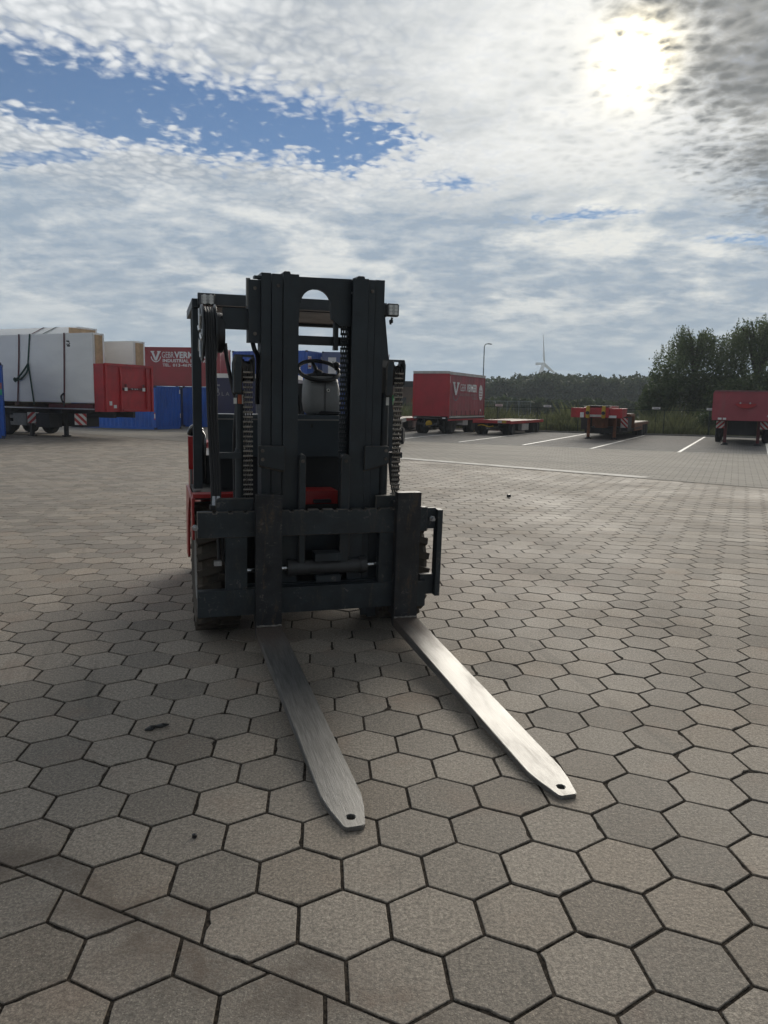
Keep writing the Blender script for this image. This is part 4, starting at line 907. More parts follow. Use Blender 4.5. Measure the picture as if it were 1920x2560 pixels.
def container(name, label, loc, rz, L, Wd, H, mat, group=None, flat_to=None, doors=False):
    """front long side on y=0 from x=-L to 0, end on x=0, floor at z=0"""
    r_ = thing(name, label, 'container', loc, rz, group); e = 0.10
    for x in (-L+e/2, -e/2):
        for y in (e/2, Wd-e/2):
            MB().box(x-e/2, x+e/2, y-e/2, y+e/2, 0.121, H-0.111).build('corner_post', mat, r_, bevel=0.008)
            for z in (0.0, H-0.11): MB().box(x-e/2-0.01, x+e/2+0.01, y-e/2-0.01, y+e/2+0.01, z, z+(0.12 if z == 0 else 0.11)).build('corner_casting', M_CASTD, r_, bevel=0.01)
    for z0, z1 in ((0.02, 0.15), (H-0.10, H-0.02)):
        for y in (0.0, Wd-0.06): MB().box(-L+e+0.012, -e-0.012, y+0.006, y+0.054, z0, z1).build('rail', mat, r_, bevel=0.006)
        for x in (-L, -0.06): MB().box(x+0.006, x+0.054, e+0.012, Wd-e-0.012, z0, z1).build('rail', mat, r_, bevel=0.006)
    fx = -e if flat_to is None else flat_to
    xs = -L+e
    if flat_to is not None:
        MB().box(-L+e, flat_to, 0.020, 0.030, 0.15, H-0.10).build('side_wall', mat, r_); xs = flat_to
    corrugated(xs, -e, 0.15, H-0.10, 0.012, 0.034, 0.28, 'side_wall', mat, r_, Matrix.Identity(4))
    MB().box(-L+e, -e, Wd-0.05, Wd-0.02, 0.15, H-0.10).build('side_wall', mat, r_)
    if doors:
        for k in (0, 1):
            y0 = e+0.01+k*(Wd/2-e); d_ = MB().box(-0.045, -0.012, y0, y0+Wd/2-e-0.015, 0.16, H-0.11).build('door', mat, r_, bevel=0.008)
            for q in (0.3, 0.75):
                yy = y0+(Wd/2-e)*q; MB().cyl((0.004, yy, 0.2), (0.004, yy, H-0.15), 0.016, 8).build('lock_rod', M_ZINC, d_, smooth=50)
                MB().box(-0.012, 0.030, yy-0.12, yy+0.02, 1.0, 1.03).build('handle', M_ZINC, d_)
    else:
        corrugated(e, Wd-e, 0.15, H-0.10, 0.012, 0.034, 0.26, 'end_wall', mat, r_, RZ(90) @ T(0, 0, 0))
    MB().box(-L+0.02, -L+0.04, e, Wd-e, 0.15, H-0.10).build('end_wall', mat, r_)
    MB().box(-L+0.03, -0.03, 0.03, Wd-0.03, H-0.045, H-0.021).build('roof', mat, r_)
    MB().box(-L+0.03, -0.03, 0.03, Wd-0.03, 0.10, 0.14).build('floor', M_CASTD, r_)
    return r_
def plate(parent, x0, x1, z0, z1, y, mat, name='plate', M=None, th=0.004):
    return MB(M).box(x0, x1, y-th, y, z0, z1).build(name, mat, parent)
def logo_v(parent, x, z, w, h, mat, y, M=None, bowl=True, name='logo'):
    """a broad V with serifs over a bowl-shaped line"""
    b_ = MB(M); v = [(0, 1), (.36, 1), (.36, .90), (.30, .90), (.50, .40), (.70, .90), (.64, .90), (.64, 1), (1, 1), (1, .90), (.93, .90), (.60, .16), (.40, .16), (.07, .90), (0, .90)]
    b_.prism([(x+a*w, z+c*h) for a, c in v], y-0.004, y)
    if bowl:
        o = [(0.5+0.52*math.cos(R_(a)), 0.62+0.62*math.sin(R_(a))) for a in range(190, 351, 16)]; i = [(0.5+0.44*math.cos(R_(a)), 0.62+0.53*math.sin(R_(a))) for a in range(350, 189, -16)]
        b_.prism([(x+a*w, z+c*h) for a, c in o+i], y-0.004, y)
    return b_.build(name, mat, parent)

CH = 2.36
cA = container('shipping_container', 'bright blue container standing on the yard behind the red headboard', (-12.33, 41.17, 0), R_(-19.6), 5.6, 2.30, CH, M_BLUE, 'stacked containers')
plate(cA, -0.09, -0.02, 0.62, 0.86, -0.003, M_LETW, 'sticker'); plate(cA, -0.085, -0.025, 0.55, 0.62, -0.003, M_LETR, 'sticker'); plate(cA, -0.085, -0.025, 0.86, 0.92, -0.003, M_LETR, 'sticker')
MB().box(0.001, 0.006, 2.22, 2.29, 0.62, 0.86).build('sticker', M_LETW, cA); MB().box(0.001, 0.006, 2.18, 2.27, 1.95, 2.17).build('sticker', M_LETW, cA)
cB = container('shipping_container', 'blue container beside the forklift pillar carrying the red lettered container', (-9.9, 46.3, 0), R_(-4), 2.35, 5.6, 2.42, M_BLUE, 'stacked containers')
cD = container('shipping_container', 'blue container behind the bright blue one, under the lettered container', (-12.6, 46.6, 0), R_(-4), 2.9, 5.6, 2.42, M_BLUE2, 'stacked containers')
cC = container('shipping_container', 'red container with white lettering stacked on top of blue containers', (-9.90, 46.1, 2.43), R_(-4), 6.1, 2.35, 2.30, M_CRED, 'stacked containers', flat_to=-0.75)
logo_v(cC, -4.22, 1.38, 0.62, 0.66, M_LETW, 0.018)
lettering('lettering', 'GEBR.', 0.50, M_LETW, cC, T(-3.55, 0.014, 1.66), 0.0, 1.0, 0.78)
lettering('lettering', 'VERMEER', 0.50, M_LETW, cC, T(-2.75, 0.014, 1.66), 0.022, 1.05, 1.95)
lettering('lettering', 'INDUSTRIAL', 0.26, M_LETW, cC, T(-3.50, 0.014, 1.40), 0.010, 1.05, 1.58)
lettering('lettering', 'MOVING', 0.26, M_LETW, cC, T(-1.80, 0.014, 1.40), 0.010, 1.05, 1.0)
lettering('lettering', 'TEL.', 0.23, M_LETW, cC, T(-3.50, 0.014, 1.15), 0.006, 1.05, 0.48)
lettering('lettering', '013-4670272', 0.23, M_LETW, cC, T(-2.88, 0.014, 1.15), 0.006, 1.05, 1.68)
cF = container('shipping_container', 'lower blue container hidden behind the navy box, under the red-logo container', (-5.14, 50.0, 0), R_(-23), 5.7, 2.4, 2.44, M_BLUE2, 'stacked containers')
cE = container('shipping_container', 'blue container with a red logo plate on its end, seen through the mast', (-5.14, 50.0, 2.45), R_(-23), 5.7, 2.4, 2.46, M_BLUE, 'stacked containers')
EM = RZ(90)                                                     # end wall plane: local x runs along +y
plate(cE, 0.14, 0.58, 1.30, 2.10, -0.004, M_LETW, 'logo_plate', EM); logo_v(cE, 0.19, 1.62, 0.34, 0.40, M_LETR, -0.010, EM, False)
plate(cE, 0.20, 0.52, 1.42, 1.50, -0.010, M_LETR, 'logo', EM); plate(cE, 1.90, 2.05, 2.0, 2.16, -0.004, M_LETW, 'sticker', EM)
cG = container('shipping_container', 'grey-blue container with a white sign, right of the logo container', (0.05, 50.2, 2.45), R_(-3), 4.25, 2.4, 2.42, M_GBLUE, 'stacked containers', flat_to=-0.4)
plate(cG, -3.86, -3.34, 1.02, 2.05, 0.016, M_LETW, 'sign'); plate(cG, -3.58, -3.50, 1.62, 1.80, 0.010, M_LETG, 'sign'); plate(cG, -2.92, -2.72, 1.0, 1.16, 0.016, M_LETW, 'sign')
cG2 = container('shipping_container', 'lower blue container under the grey-blue one', (0.05, 50.2, 0), R_(-3), 4.25, 2.4, 2.44, M_BLUE, 'stacked containers')
# navy box body with white roof line
nb = thing('box_trailer', 'navy box trailer with a white roof line and pale letters, behind the mast', 'trailer', (-4.45, 37.7, 0), R_(-3))
MB().box(-4.1, 0, 0, 2.4, 0.55, 2.74).build('body', M_NAVY, nb, bevel=0.03)
MB().box(-4.1, 0, -0.01, 2.41, 2.745, 2.95).build('roof', M_LETW, nb, bevel=0.02)
lettering('lettering', 'OLA', 0.26, M_LETG, nb, T(-3.95, -0.006, 1.88), 0.004, 1.5, 0.70)
lettering('lettering', 'TO', 0.26, M_LETG, nb, T(-3.10, -0.006, 1.88), 0.004, 1.5, 0.45)
plate(nb, -4.02, -3.72, 2.34, 2.42, -0.002, M_LETG, 'sign')
b_ = MB(); b_.lathe([(-0.006, 0.0), (-0.006, 0.14), (-0.002, 0.14), (-0.002, 0.0)], 20, 'y', (-3.9, 0, 2.14)); b_.build('emblem', M_LETG, nb)
def trailer_wheel(parent, x0, x1, y, r, rimm=None):
    w_ = MB().lathe([(x0+0.02, r*0.58), (x0, r*0.75), (x0+0.01, r*0.93), (x0+0.04, r), (x1-0.04, r), (x1-0.01, r*0.93), (x1, r*0.75), (x1-0.02, r*0.58)], 28, 'x', (0, y, r)).build('wheel', M_TYREB, parent, smooth=40)
    MB().lathe([(x0+0.03, 0.0), (x0+0.02, r*0.22), (x0+0.05, r*0.28), (x0+0.05, r*0.50), (x0+0.025, r*0.58), (x1-0.025, r*0.58), (x1-0.05, r*0.5), (x1-0.05, r*0.28), (x1-0.02, r*0.22), (x1-0.03, 0.0)], 20, 'x', (0, y, r)).build('rim', rimm or M_GREY, w_, smooth=40)
    return w_
for y in (0.35, 1.85):
    for x0 in (-3.6, -0.9):
        ww = MB().lathe([(0.0, 0.0), (0.0, 0.36), (0.03, 0.40), (0.22, 0.40), (0.25, 0.36), (0.25, 0.0)], 26, 'y', (x0, y-0.12, 0.40)).build('wheel', M_TYREB, nb, smooth=40)
# small ballast cart glimpsed between mast and chain
bc = thing('ballast_cart', 'low grey cart with a white number plate, seen between mast and right chain', 'cart', (-0.18, 30.2, 0), R_(-8))
MB().box(-0.75, 0.75, 0, 2.2, 0.92, 1.08).build('deck', paint('cart_grey', (0.06, 0.065, 0.075), 0.6, 0.2, 2.0), bc, bevel=0.02)
plate(bc, -0.35, 0.30, 0.36, 0.90, 0.02, M_LETW, 'number_plate', None, 0.02); lettering('lettering', '73', 0.52, M_BLK, bc, T(-0.10, -0.006, 0.43), 0.012)
for x0 in (-0.72, 0.52):
    for y in (0.4, 1.8): trailer_wheel(bc, x0, x0+0.2, y, 0.34)
MB().box(-0.6, 0.6, 0.05, 2.1, 0.50, 0.91).build('frame', M_BLK, bc, bevel=0.02)
cr_ = thing('crate', 'brown wooden crate standing on the grey cart', 'crate', (-0.18, 30.3, 1.085), R_(-8))
M_WOOD = paint('crate_wood', (0.17, 0.105, 0.06), 0.8, 0.3, 4.0)
for k in range(4): MB().box(-0.6, 0.6, 0.0, 0.02, 0.01+k*0.13, 0.125+k*0.13).build('plank', M_WOOD, cr_, bevel=0.004)
for x in (-0.6, 0.58): MB().box(x, x+0.02, 0.022, 1.2, 0.01, 0.52).build('plank', M_WOOD, cr_)
MB().box(-0.57, 0.57, 0.03, 1.19, 0.0, 0.5).build('filling', M_WOOD, cr_)
gb = thing('bin', 'green plastic bin on top of the brown crate', 'bin', (-0.18, 30.4, 1.610), R_(-8))
M_GRN = paint('green_plastic', (0.01, 0.19, 0.05), 0.4, 0.15, 2.0)
MB().prism([(-0.42, 0.0), (0.42, 0.0), (0.48, 0.34), (-0.48, 0.34)], 0.02, 0.8).build('tub', M_GRN, gb, bevel=0.02); MB().box(-0.51, 0.51, -0.01, 0.83, 0.341, 0.385).build('rim', M_GRN, gb, bevel=0.01)

# sliver of a blue container at the left edge
cS = container('shipping_container', 'blue container cut by the left edge of the picture', (-15.13, 30.4, 0), R_(25), 5.8, 2.3, 2.98, M_BLUE, 'stacked containers')
plate(cS, -0.1, -0.01, 1.95, 2.2, -0.012, paint('sticker_pink', (0.35, 0.12, 0.15), 0.5), 'sticker'); plate(cS, -0.1, -0.01, 1.72, 1.95, -0.012, paint('sticker_green', (0.02, 0.30, 0.22), 0.5), 'sticker')

# flatbed semi-trailer with red headboard
M_CHAS = paint('chassis_dark', (0.022, 0.022, 0.026), 0.6, 0.3, 2.0, dirt=(0.07, 0.06, 0.055), dirt_amt=0.5)
M_BRED = paint('trailer_bed_red', (0.10, 0.016, 0.020), 0.6, 0.3, 2.0)
M_ALU = paint('aluminium', (0.42, 0.43, 0.44), 0.4, 0.15, 3.0, metal=0.6)
M_SW = paint('sign_white', (0.62, 0.60, 0.56), 0.4, 0.1, 5.0); M_SR = paint('sign_red', (0.42, 0.03, 0.03), 0.4, 0.1, 5.0)
def warning_board(parent, M, w=0.42, h=0.46, lean=1):
    bd = MB(M).box(-w/2, w/2, 0, 0.012, 0, h).build('warning_board', M_SW, parent)
    n = 3; step = w*0.62
    for k in range(-1, n+1):
        pts = []; x0 = -w/2+k*step*1.0; d = step*0.5
        poly = [Vector((x0, 0)), Vector((x0+d, 0)), Vector((x0+d+h*lean, h)), Vector((x0+h*lean, h))]
        if lean < 0: poly = [Vector((x0+h, 0)), Vector((x0+h+d, 0)), Vector((x0+d, h)), Vector((x0, h))]
        poly = clip(poly, Vector((-w/2+0.002, 0)), Vector((1, 0))); poly = clip(poly, Vector((w/2-0.002, 0)), Vector((-1, 0))) if len(poly) > 2 else poly
        if len(poly) > 2: MB(M).prism([(p.x, p.y) for p in poly], -0.003, 0.0).build('stripe', M_SR, bd)
    return bd
lt = thing('flatbed_trailer', 'dark flatbed semi-trailer with tall red headboard, loaded with white wrapped packages', 'trailer', (-11.3, 31.0, 0), R_(65))
DW = 2.74
MB().box(0.0, DW, 0.06, 11.5, 1.17, 1.245).build('deck', M_BRED, lt, bevel=0.01)
MB().box(-0.012, -0.002, 0.6, 11.5, 1.19, 1.235).build('deck_edge', M_ALU, lt)
for x in (0.75, 1.85): MB().box(x, x+0.14, 0.3, 11.3, 0.86, 1.168).build('chassis_beam', M_CHAS, lt, bevel=0.01)
for k in range(7): MB().box(0.06, DW-0.06, 1.0+k*1.5, 1.12+k*1.5, 1.02, 1.166).build('cross_member', M_CHAS, lt)
hb = MB().box(0.0, DW, 0.0, 0.055, 1.12, 3.05).build('headboard', M_TRED, lt, bevel=0.01)
for x in (0.0, DW-0.10): MB().box(x, x+0.10, -0.06, -0.001, 1.12, 3.07).build('board_post', M_TRED, hb, bevel=0.02)
MB().box(0.101, DW-0.101, -0.06, -0.001, 2.97, 3.07).build('board_rail', M_TRED, hb, bevel=0.015)
for s_, x in ((1, 0.80), (-1, DW-0.42)):
    MB().prism([(-0.002, 1.15), (-0.09, 1.15), (-0.09, 2.5), (-0.03, 2.95), (-0.002, 2.96)], x, x+0.05, 'x').build('board_rib', M_TRED, hb, bevel=0.004)
MB().box(0.90, DW-0.44, -0.10, -0.001, 1.16, 1.22).build('board_rail', M_TRED, hb, bevel=0.01)
MB().box(0.96, DW-0.50, -0.09, -0.001, 2.02, 2.10).build('coupling_bar', M_BRED, hb, bevel=0.01)
for x in (0.98, DW-0.72): plate(hb, x, x+0.16, 1.98, 2.12, -0.10, M_LETW, 'reflector', None, 0.01); MB().box(x+0.02, x+0.10, -0.13, -0.09, 2.14, 2.26).build('coupling', M_BRED, hb, bevel=0.01)
for x in (1.38, 1.55, 1.68): MB().cyl((x, -0.15, 2.06), (x, -0.09, 2.06), 0.03, 10).build('coupling', M_ALU, hb, smooth=50)
plate(hb, 0.22, 0.36, 1.38, 1.55, -0.003, M_LETW, 'reflector', None, 0.01); plate(hb, 0.45, 0.60, 1.27, 1.40, -0.003, M_LETW, 'reflector', None, 0.02)
MB().box(-0.055, -0.005, 0.0, 0.52, 1.12, 3.04).build('headboard_return', M_TRED, lt, bevel=0.015)
MB().box(DW+0.005, DW+0.05, 0.0, 0.52, 1.12, 3.0).build('headboard_return', M_TRED, lt, bevel=0.015)
for (x, y) in ((0.72, 3.0), (0.10, 4.33)):
    lg = MB().box(x-0.07, x+0.07, y-0.07, y+0.07, 0.06, 1.02).build('landing_leg', M_CHAS, lt, bevel=0.01); MB().box(x-0.13, x+0.13, y-0.13, y+0.13, 0.009, 0.06).build('foot', M_CHAS, lg, bevel=0.01)
MB().box(-0.05, 0.60, 3.1, 3.9, 0.40, 0.98).build('tool_box', M_CHAS, lt, bevel=0.02); MB().box(0.05, 0.60, 4.6, 5.4, 0.45, 0.95).build('tool_box', M_GREY, lt, bevel=0.02)
warning_board(lt, T(-0.06, 4.05, 0.56) @ RZ(-50), 0.46, 0.46, 1); warning_board(lt, T(-0.06, 1.32, 0.56) @ RZ(-50), 0.46, 0.46, -1)
MB().box(0.95, 1.80, 2.2, 10.5, 0.42, 0.858).build('added_dark_box', M_CHAS, lt, bevel=0.02)  # dark filler added to darken the underside and hide the far wheels
MB().box(0.04, 0.10, 4.6, 5.6, 0.45, 0.60).build('side_guard', M_GREY, lt); MB().box(0.04, 0.10, 4.6, 5.6, 0.75, 0.88).build('side_guard', M_GREY, lt)
for y in (6.0, 7.3, 8.6):
    trailer_wheel(lt, 0.03, 0.36, y, 0.47); trailer_wheel(lt, DW-0.36, DW-0.03, y, 0.47)
for y in (2.2, 5.2, 8.0): MB().box(0.1, DW-0.1, y, y+0.12, 1.247, 1.44).build('bolster', M_WOOD, lt, bevel=0.01)
MB().box(0.02, 0.10, 0.7, 3.2, 1.25, 1.40).build('bolster', M_BRED, lt, bevel=0.01)
# wrapped packages
m, t, b = new_mat('white_film'); M_FILM = m
o = t.node('ShaderNodeTexCoord').outputs['Object']
n1 = t.noise(t.vmul(o, (1, 0.35, 1)), 1.4, 5.0, 0.6, 0.4); n2 = t.noise(t.vmul(o, (1, 0.5, 2.0)), 7.0, 5.0, 0.65, 0.8)
t.put(b.inputs['Base Color'], t.mix(t.ss(n1, 0.3, 0.7), (0.80, 0.80, 0.80), (0.88, 0.88, 0.87))); b.inputs['Roughness'].default_value = 0.38; b.inputs['Specular IOR Level'].default_value = 0.5
bump(t, b, t.add(n1, t.mul(n2, 0.6)), 0.35, 0.03)
M_PINE = paint('pine_end', (0.52, 0.36, 0.22), 0.7, 0.2, 3.0, bmp=0.1)
def package(label, x0, x1, y0, y1, z0, z1, slope=None):
    c = Matrix.Translation((-11.3, 31.0, 0)) @ RZ(65)
    p = thing('wrapped_package', label, 'package', c @ Vector(((x0+x1)/2, y0, z0)), R_(65), 'white wrapped packages on the trailer')
    w = (x1-x0)/2; L = y1-y0; h = z1-z0
    prof = [(-w, 0), (w, 0), (w, h), (-w, h)] if slope is None else [(-w, 0), (w, 0), (w, h), (-w+slope[0], h), (-w, h-slope[1])]
    MB().prism(prof, 0.03, L).build('film', M_FILM, p, bevel=0.035, seg=2, smooth=50)
    MB().box(-w+0.10, w-0.08, -0.005, 0.029, 0.05, h-0.08).build('end_board', M_PINE, p, bevel=0.01)
    MB().box(w-0.08, w+0.005, -0.012, 0.06, 0.02, h-0.01).build('film_fold', M_FILM, p, bevel=0.02, smooth=50)
    return p
p1 = package('long white wrapped package at the near side of the flatbed, with straps', 0.02, 0.58, 0.55, 11.0, 1.46, 4.27)
p2 = package('white wrapped package with sloping top behind the strapped one', 0.62, 2.24, 2.6, 11.0, 1.46, 4.66, (0.62, 0.36))
p3 = package('white wrapped package at the far side, right behind the red headboard', 2.30, 2.92, 0.55, 11.0, 1.46, 4.12)
b_ = MB(); rr = random.Random(3)
for k in range(16):
    x_, z_ = 1.33+rr.uniform(-.10, .10)*1.0, 2.38+rr.uniform(-.12, .10); b_.box(-0.2845, -0.281, x_, x_+rr.uniform(.03, .08), z_, z_+rr.uniform(.02, .06))
b_.build('torn_print', M_CHAS, p1)
b_ = MB(); rr = random.Random(8)
for x_ in (5.95, 6.35):
    for k in range(9): a = x_+rr.uniform(-.12, .12); z_ = 1.30+rr.uniform(-.10, .10); b_.box(-0.2845, -0.281, a, a+rr.uniform(.03, .07), z_, z_+rr.uniform(.03, .07))
b_.build('print', M_LETG, p1)
CL = Matrix.Translation((-11.3, 31.0, 0)) @ RZ(65)
def strap(name, label, pts, w, mat):
    """flat band along points given in trailer space, lying on the package side"""
    P0 = CL @ Vector(pts[0]); root = thing(name, label, 'strap', P0, R_(65), 'straps over the packages')
    b_ = MB(); bm = b_.bm; q0 = Vector(pts[0]); prev = None
    for p in pts:
        p = Vector(p)-q0; ring = [bm.verts.new(p+Vector((dx_, dy_, 0))) for dx_, dy_ in ((0, -w/2), (0, w/2), (-0.012, w/2), (-0.012, -w/2))]
        if prev:
            for k in range(4): bm.faces.new((prev[k], prev[(k+1) % 4], ring[(k+1) % 4], ring[k]))
        else: bm.faces.new(ring)
        prev = ring
    bm.faces.new(prev[::-1]); bmesh.ops.recalc_face_normals(bm, faces=bm.faces)
    b_.build('webbing', mat, root); return root
M_STR = paint('strap_maroon', (0.10, 0.018, 0.028), 0.7, 0.2, 5.0); M_STG = paint('strap_green', (0.012, 0.055, 0.045), 0.7, 0.2, 5.0)
s1 = strap('ratchet_strap', 'maroon strap left of the green one on the white package', [(0.0, 5.02, 1.30), (0.002, 4.80, 3.4), (0.004, 4.74, 4.28), (0.62, 4.70, 4.34), (1.24, 4.66, 4.675), (2.2, 4.6, 4.675)], 0.075, M_STR)
s2 = strap('ratchet_strap', 'green strap with a knotted loop hanging on the white package', [(0.0, 4.02, 1.36), (0.002, 4.27, 3.12), (0.004, 4.10, 4.28), (0.62, 4.02, 4.34), (1.24, 3.9, 4.675), (2.2, 3.85, 4.675)], 0.075, M_STG)
s3 = strap('ratchet_strap', 'maroon strap nearest the headboard on the white package', [(0.0, 2.27, 1.30), (0.002, 2.18, 3.0), (0.004, 2.12, 4.285), (0.5, 2.12, 4.285)], 0.07, M_STR)
for ct_ in ([(-0.05, 0.20, 1.68), (-0.06, 0.45, 1.42), (-0.06, 0.80, 1.12), (-0.05, 1.0, 1.05)], [(-0.03, 0.22, 1.66), (-0.05, 0.28, 1.36), (-0.05, 0.62, 1.08), (-0.05, 1.0, 1.0)], [(-0.05, 0.9, 1.0), (-0.08, 1.0, 1.08), (-0.05, 1.08, 1.02), (-0.08, 0.96, 0.94)]):
    MB().tube(curve_pts(ct_, 6), 0.04, 6).build('knot', M_STG, s2, smooth=60)
MB().tube(curve_pts([(-0.03, -0.05, 0.55), (-0.06, 0.09, 0.42), (-0.06, 0.06, 0.25), (-0.04, -0.03, 0.12), (-0.03, 0.0, 0.0)], 6), 0.035, 6).build('knot', M_CHAS, s3, smooth=60)

# ------------------------------------------------------------------ trailers in the bays (all parked along the bay lines)
BAY = -25.2                                                     # local +y runs away from the camera along the bays, local +x to the right
M_CURT = paint('curtain_red', (0.33, 0.055, 0.072), 0.42, 0.22, 0.9, dirt=(0.19, 0.09, 0.10), dirt_amt=0.5, coat=0.05)
M_FRNT = paint('trailer_front_red', (0.38, 0.022, 0.034), 0.42, 0.15, 0.8, dirt=(0.14, 0.02, 0.025), dirt_amt=0.4)
M_PALE = paint('pale_rail', (0.50, 0.48, 0.46), 0.5, 0.15, 2.0)
M_YEL = paint('yellow_paint', (0.45, 0.28, 0.02), 0.5, 0.2, 5.0)
M_BRN = paint('rusty_orange', (0.19, 0.075, 0.035), 0.7, 0.3, 3.0)
M_PLY = paint('deck_boards', (0.36, 0.31, 0.26), 0.7, 0.2, 2.0)
def axle(parent, y, r, hw, dual=False):
    for s_ in (-1, 1):
        x1 = s_*hw; x0 = x1-s_*0.27
        trailer_wheel(parent, min(x0, x1), max(x0, x1), y, r)
        if dual: trailer_wheel(parent, min(x0-s_*0.30, x1-s_*0.30), max(x0-s_*0.30, x1-s_*0.30), y, r)
    MB().cyl((-hw+0.1, y, r), (hw-0.1, y, r), 0.06, 10).build('axle', M_CHAS, parent, smooth=50)
# curtain-sided trailer
ct1 = thing('curtain_trailer', 'red curtain-sided trailer with white lettering on its long side', 'trailer', (2.48, 42.6, 0), R_(BAY), 'trailers parked in the bays')
cw = 1.05; cl = 6.3
MB().box(-cw, cw, 0.0, 0.05, 0.98, 3.30).build('front_wall', M_FRNT, ct1, bevel=0.01)
MB().box(-cw, cw, cl-0.05, cl, 0.98, 3.30).build('rear_wall', M_FRNT, ct1, bevel=0.01)
for s_ in (-1, 1):
    b_ = MB(); bm = b_.bm; cols_ = []
    for k in range(41):
        y = 0.06+(cl-0.12)*k/40; off_ = 0.010*math.sin(k*1.9)+0.006*math.sin(k*0.7+1)
        cols_.append((bm.verts.new((s_*(cw-0.02+off_), y, 1.02)), bm.verts.new((s_*(cw-0.02+off_*0.4), y, 3.26))))
    for a, c in zip(cols_, cols_[1:]): bm.faces.new((a[0], c[0], c[1], a[1]) if s_ > 0 else (c[0], a[0], a[1], c[1]))
    b_.build('curtain', M_CURT, ct1, smooth=60)
    MB().box(s_*cw-0.03, s_*cw+0.03, 0.0, cl, 3.262, 3.40).build('roof_rail', M_PALE, ct1, bevel=0.01)
    MB().box(s_*cw-0.03, s_*cw+0.035, 0.02, cl, 0.90, 0.978).build('side_rail', M_PALE, ct1, bevel=0.01)
    MB().box(s_*cw-0.03, s_*cw+0.03, 0.02, cl, 0.74, 0.83).build('side_rail', M_TRED, ct1, bevel=0.01)
    for k in range(8): MB().box(s_*(cw+0.006)-0.006, s_*(cw+0.006)+0.006, 0.5+k*0.78, 0.54+k*0.78, 0.96, 1.30).build('curtain_buckle', M_CHAS, ct1)
    MB().box(s_*cw-0.035, s_*cw+0.035, -0.02, 0.05, 0.9, 3.28).build('corner_post', M_TRED, ct1, bevel=0.008)
MB().box(-cw-0.03, cw+0.03, -0.03, 0.06, 3.302, 3.44).build('roof_rail', M_PALE, ct1, bevel=0.015)
MB().box(-cw, cw, 0.03, cl, 3.36, 3.42).build('roof', M_PALE, ct1, bevel=0.01)
MB().box(-cw, cw, 0.0, cl, 0.83, 0.90).build('floor', M_CHAS, ct1)
for x in (-0.45, 0.35): MB().box(x, x+0.10, 0.1, cl-0.2, 0.58, 0.828).build('chassis_beam', M_CHAS, ct1)
SM = RZ(90) @ Matrix.Identity(4)                                # right side plane: lettering runs along +y at x = cw
sideM = T(cw+0.012, 0, 0) @ RZ(90)
logo_v(ct1, 0.55, 2.02, 1.05, 0.85, M_LETW, 0.0, sideM, False)
b_ = MB(sideM); o_ = [(1.07+0.58*math.cos(R_(a)), 2.42+0.58*math.sin(R_(a))) for a in range(200, 341, 14)]; i_ = [(1.07+0.52*math.cos(R_(a)), 2.44+0.54*math.sin(R_(a))) for a in range(340, 199, -14)]
b_.prism(o_+i_, -0.004, 0.0); b_.build('logo', M_LETG, ct1)
def side_text(body, y, z, size, bold, fit, mat): return lettering('lettering', body, size, mat, ct1, sideM @ T(y, -0.004, z), bold, 1.0, fit)
side_text('GEBR.', 1.75, 2.40, 0.56, 0.0, 1.05, M_LETW); side_text('VERMEER', 2.90, 2.40, 0.56, 0.03, 1.85, M_LETW)
side_text('INDUSTRIAL', 1.75, 2.12, 0.22, 0.004, 1.75, paint('faded_lettering', (0.30, 0.20, 0.21), 0.5)); side_text('MOVING', 3.62, 2.12, 0.22, 0.004, 1.10, MATS['faded_lettering']); side_text('GOIRLE', 3.9, 1.94, 0.18, 0.004, 0.85, MATS['faded_lettering'])
b_ = MB(sideM); b_.prism([(5.45+0.36*math.cos(R_(a)), 2.36+0.46*math.sin(R_(a))) for a in range(0, 360, 18)], -0.004, 0.0); em = b_.build('emblem', M_LETW, ct1)
for z in (2.12, 2.27, 2.44): MB(sideM).box(5.20, 5.70, -0.008, -0.005, z, z+0.05).build('emblem_line', M_CURT, em)
plate(ct1, 5.42, 5.58, 1.24, 1.38, -0.004, M_LETW, 'sticker', sideM); plate(ct1, 0.10, 0.14, 2.8, 3.15, -0.004, M_LETW, 'sticker', sideM)
for x in (-1.0, 0.72): plate(ct1, x, x+0.18, 0.85, 0.93, -0.03, M_LETW, 'reflector', None, 0.02)
axle(ct1, 0.75, 0.40, cw, True); axle(ct1, 4.3, 0.40, cw, True); axle(ct1, 5.2, 0.40, cw, True)
b_ = MB(); b_.lathe([(-0.12, 0.05), (-0.10, 0.17), (0.0, 0.19), (0.03, 0.15), (0.04, 0.05)], 22, 'y', (-0.08, 0.02, 0.56)); b_.build('hose_coil', M_YEL, ct1, smooth=50)
MB().box(-0.75, 0.4, 0.0, 0.15, 0.50, 0.60).build('turntable', M_CHAS, ct1, bevel=0.02)
for s_ in (-1, 1): MB().cyl((s_*0.4, 0.2, 0.52), (0.0, -0.9, 0.42), 0.04, 8).build('drawbar', M_CHAS, ct1, smooth=50)
MB().box(cw-0.05, cw+0.01, 1.5, 2.3, 0.50, 0.58).build('side_guard', M_ALU, ct1); MB().box(cw-0.5, cw, 2.4, 3.3, 0.45, 0.73).build('tool_box', M_PALE, ct1, bevel=0.02)
MB().box(cw-0.25, cw-0.12, 4.75, 4.95, 0.02, 0.22).build('wheel_chock', M_YEL, ct1, bevel=0.01)
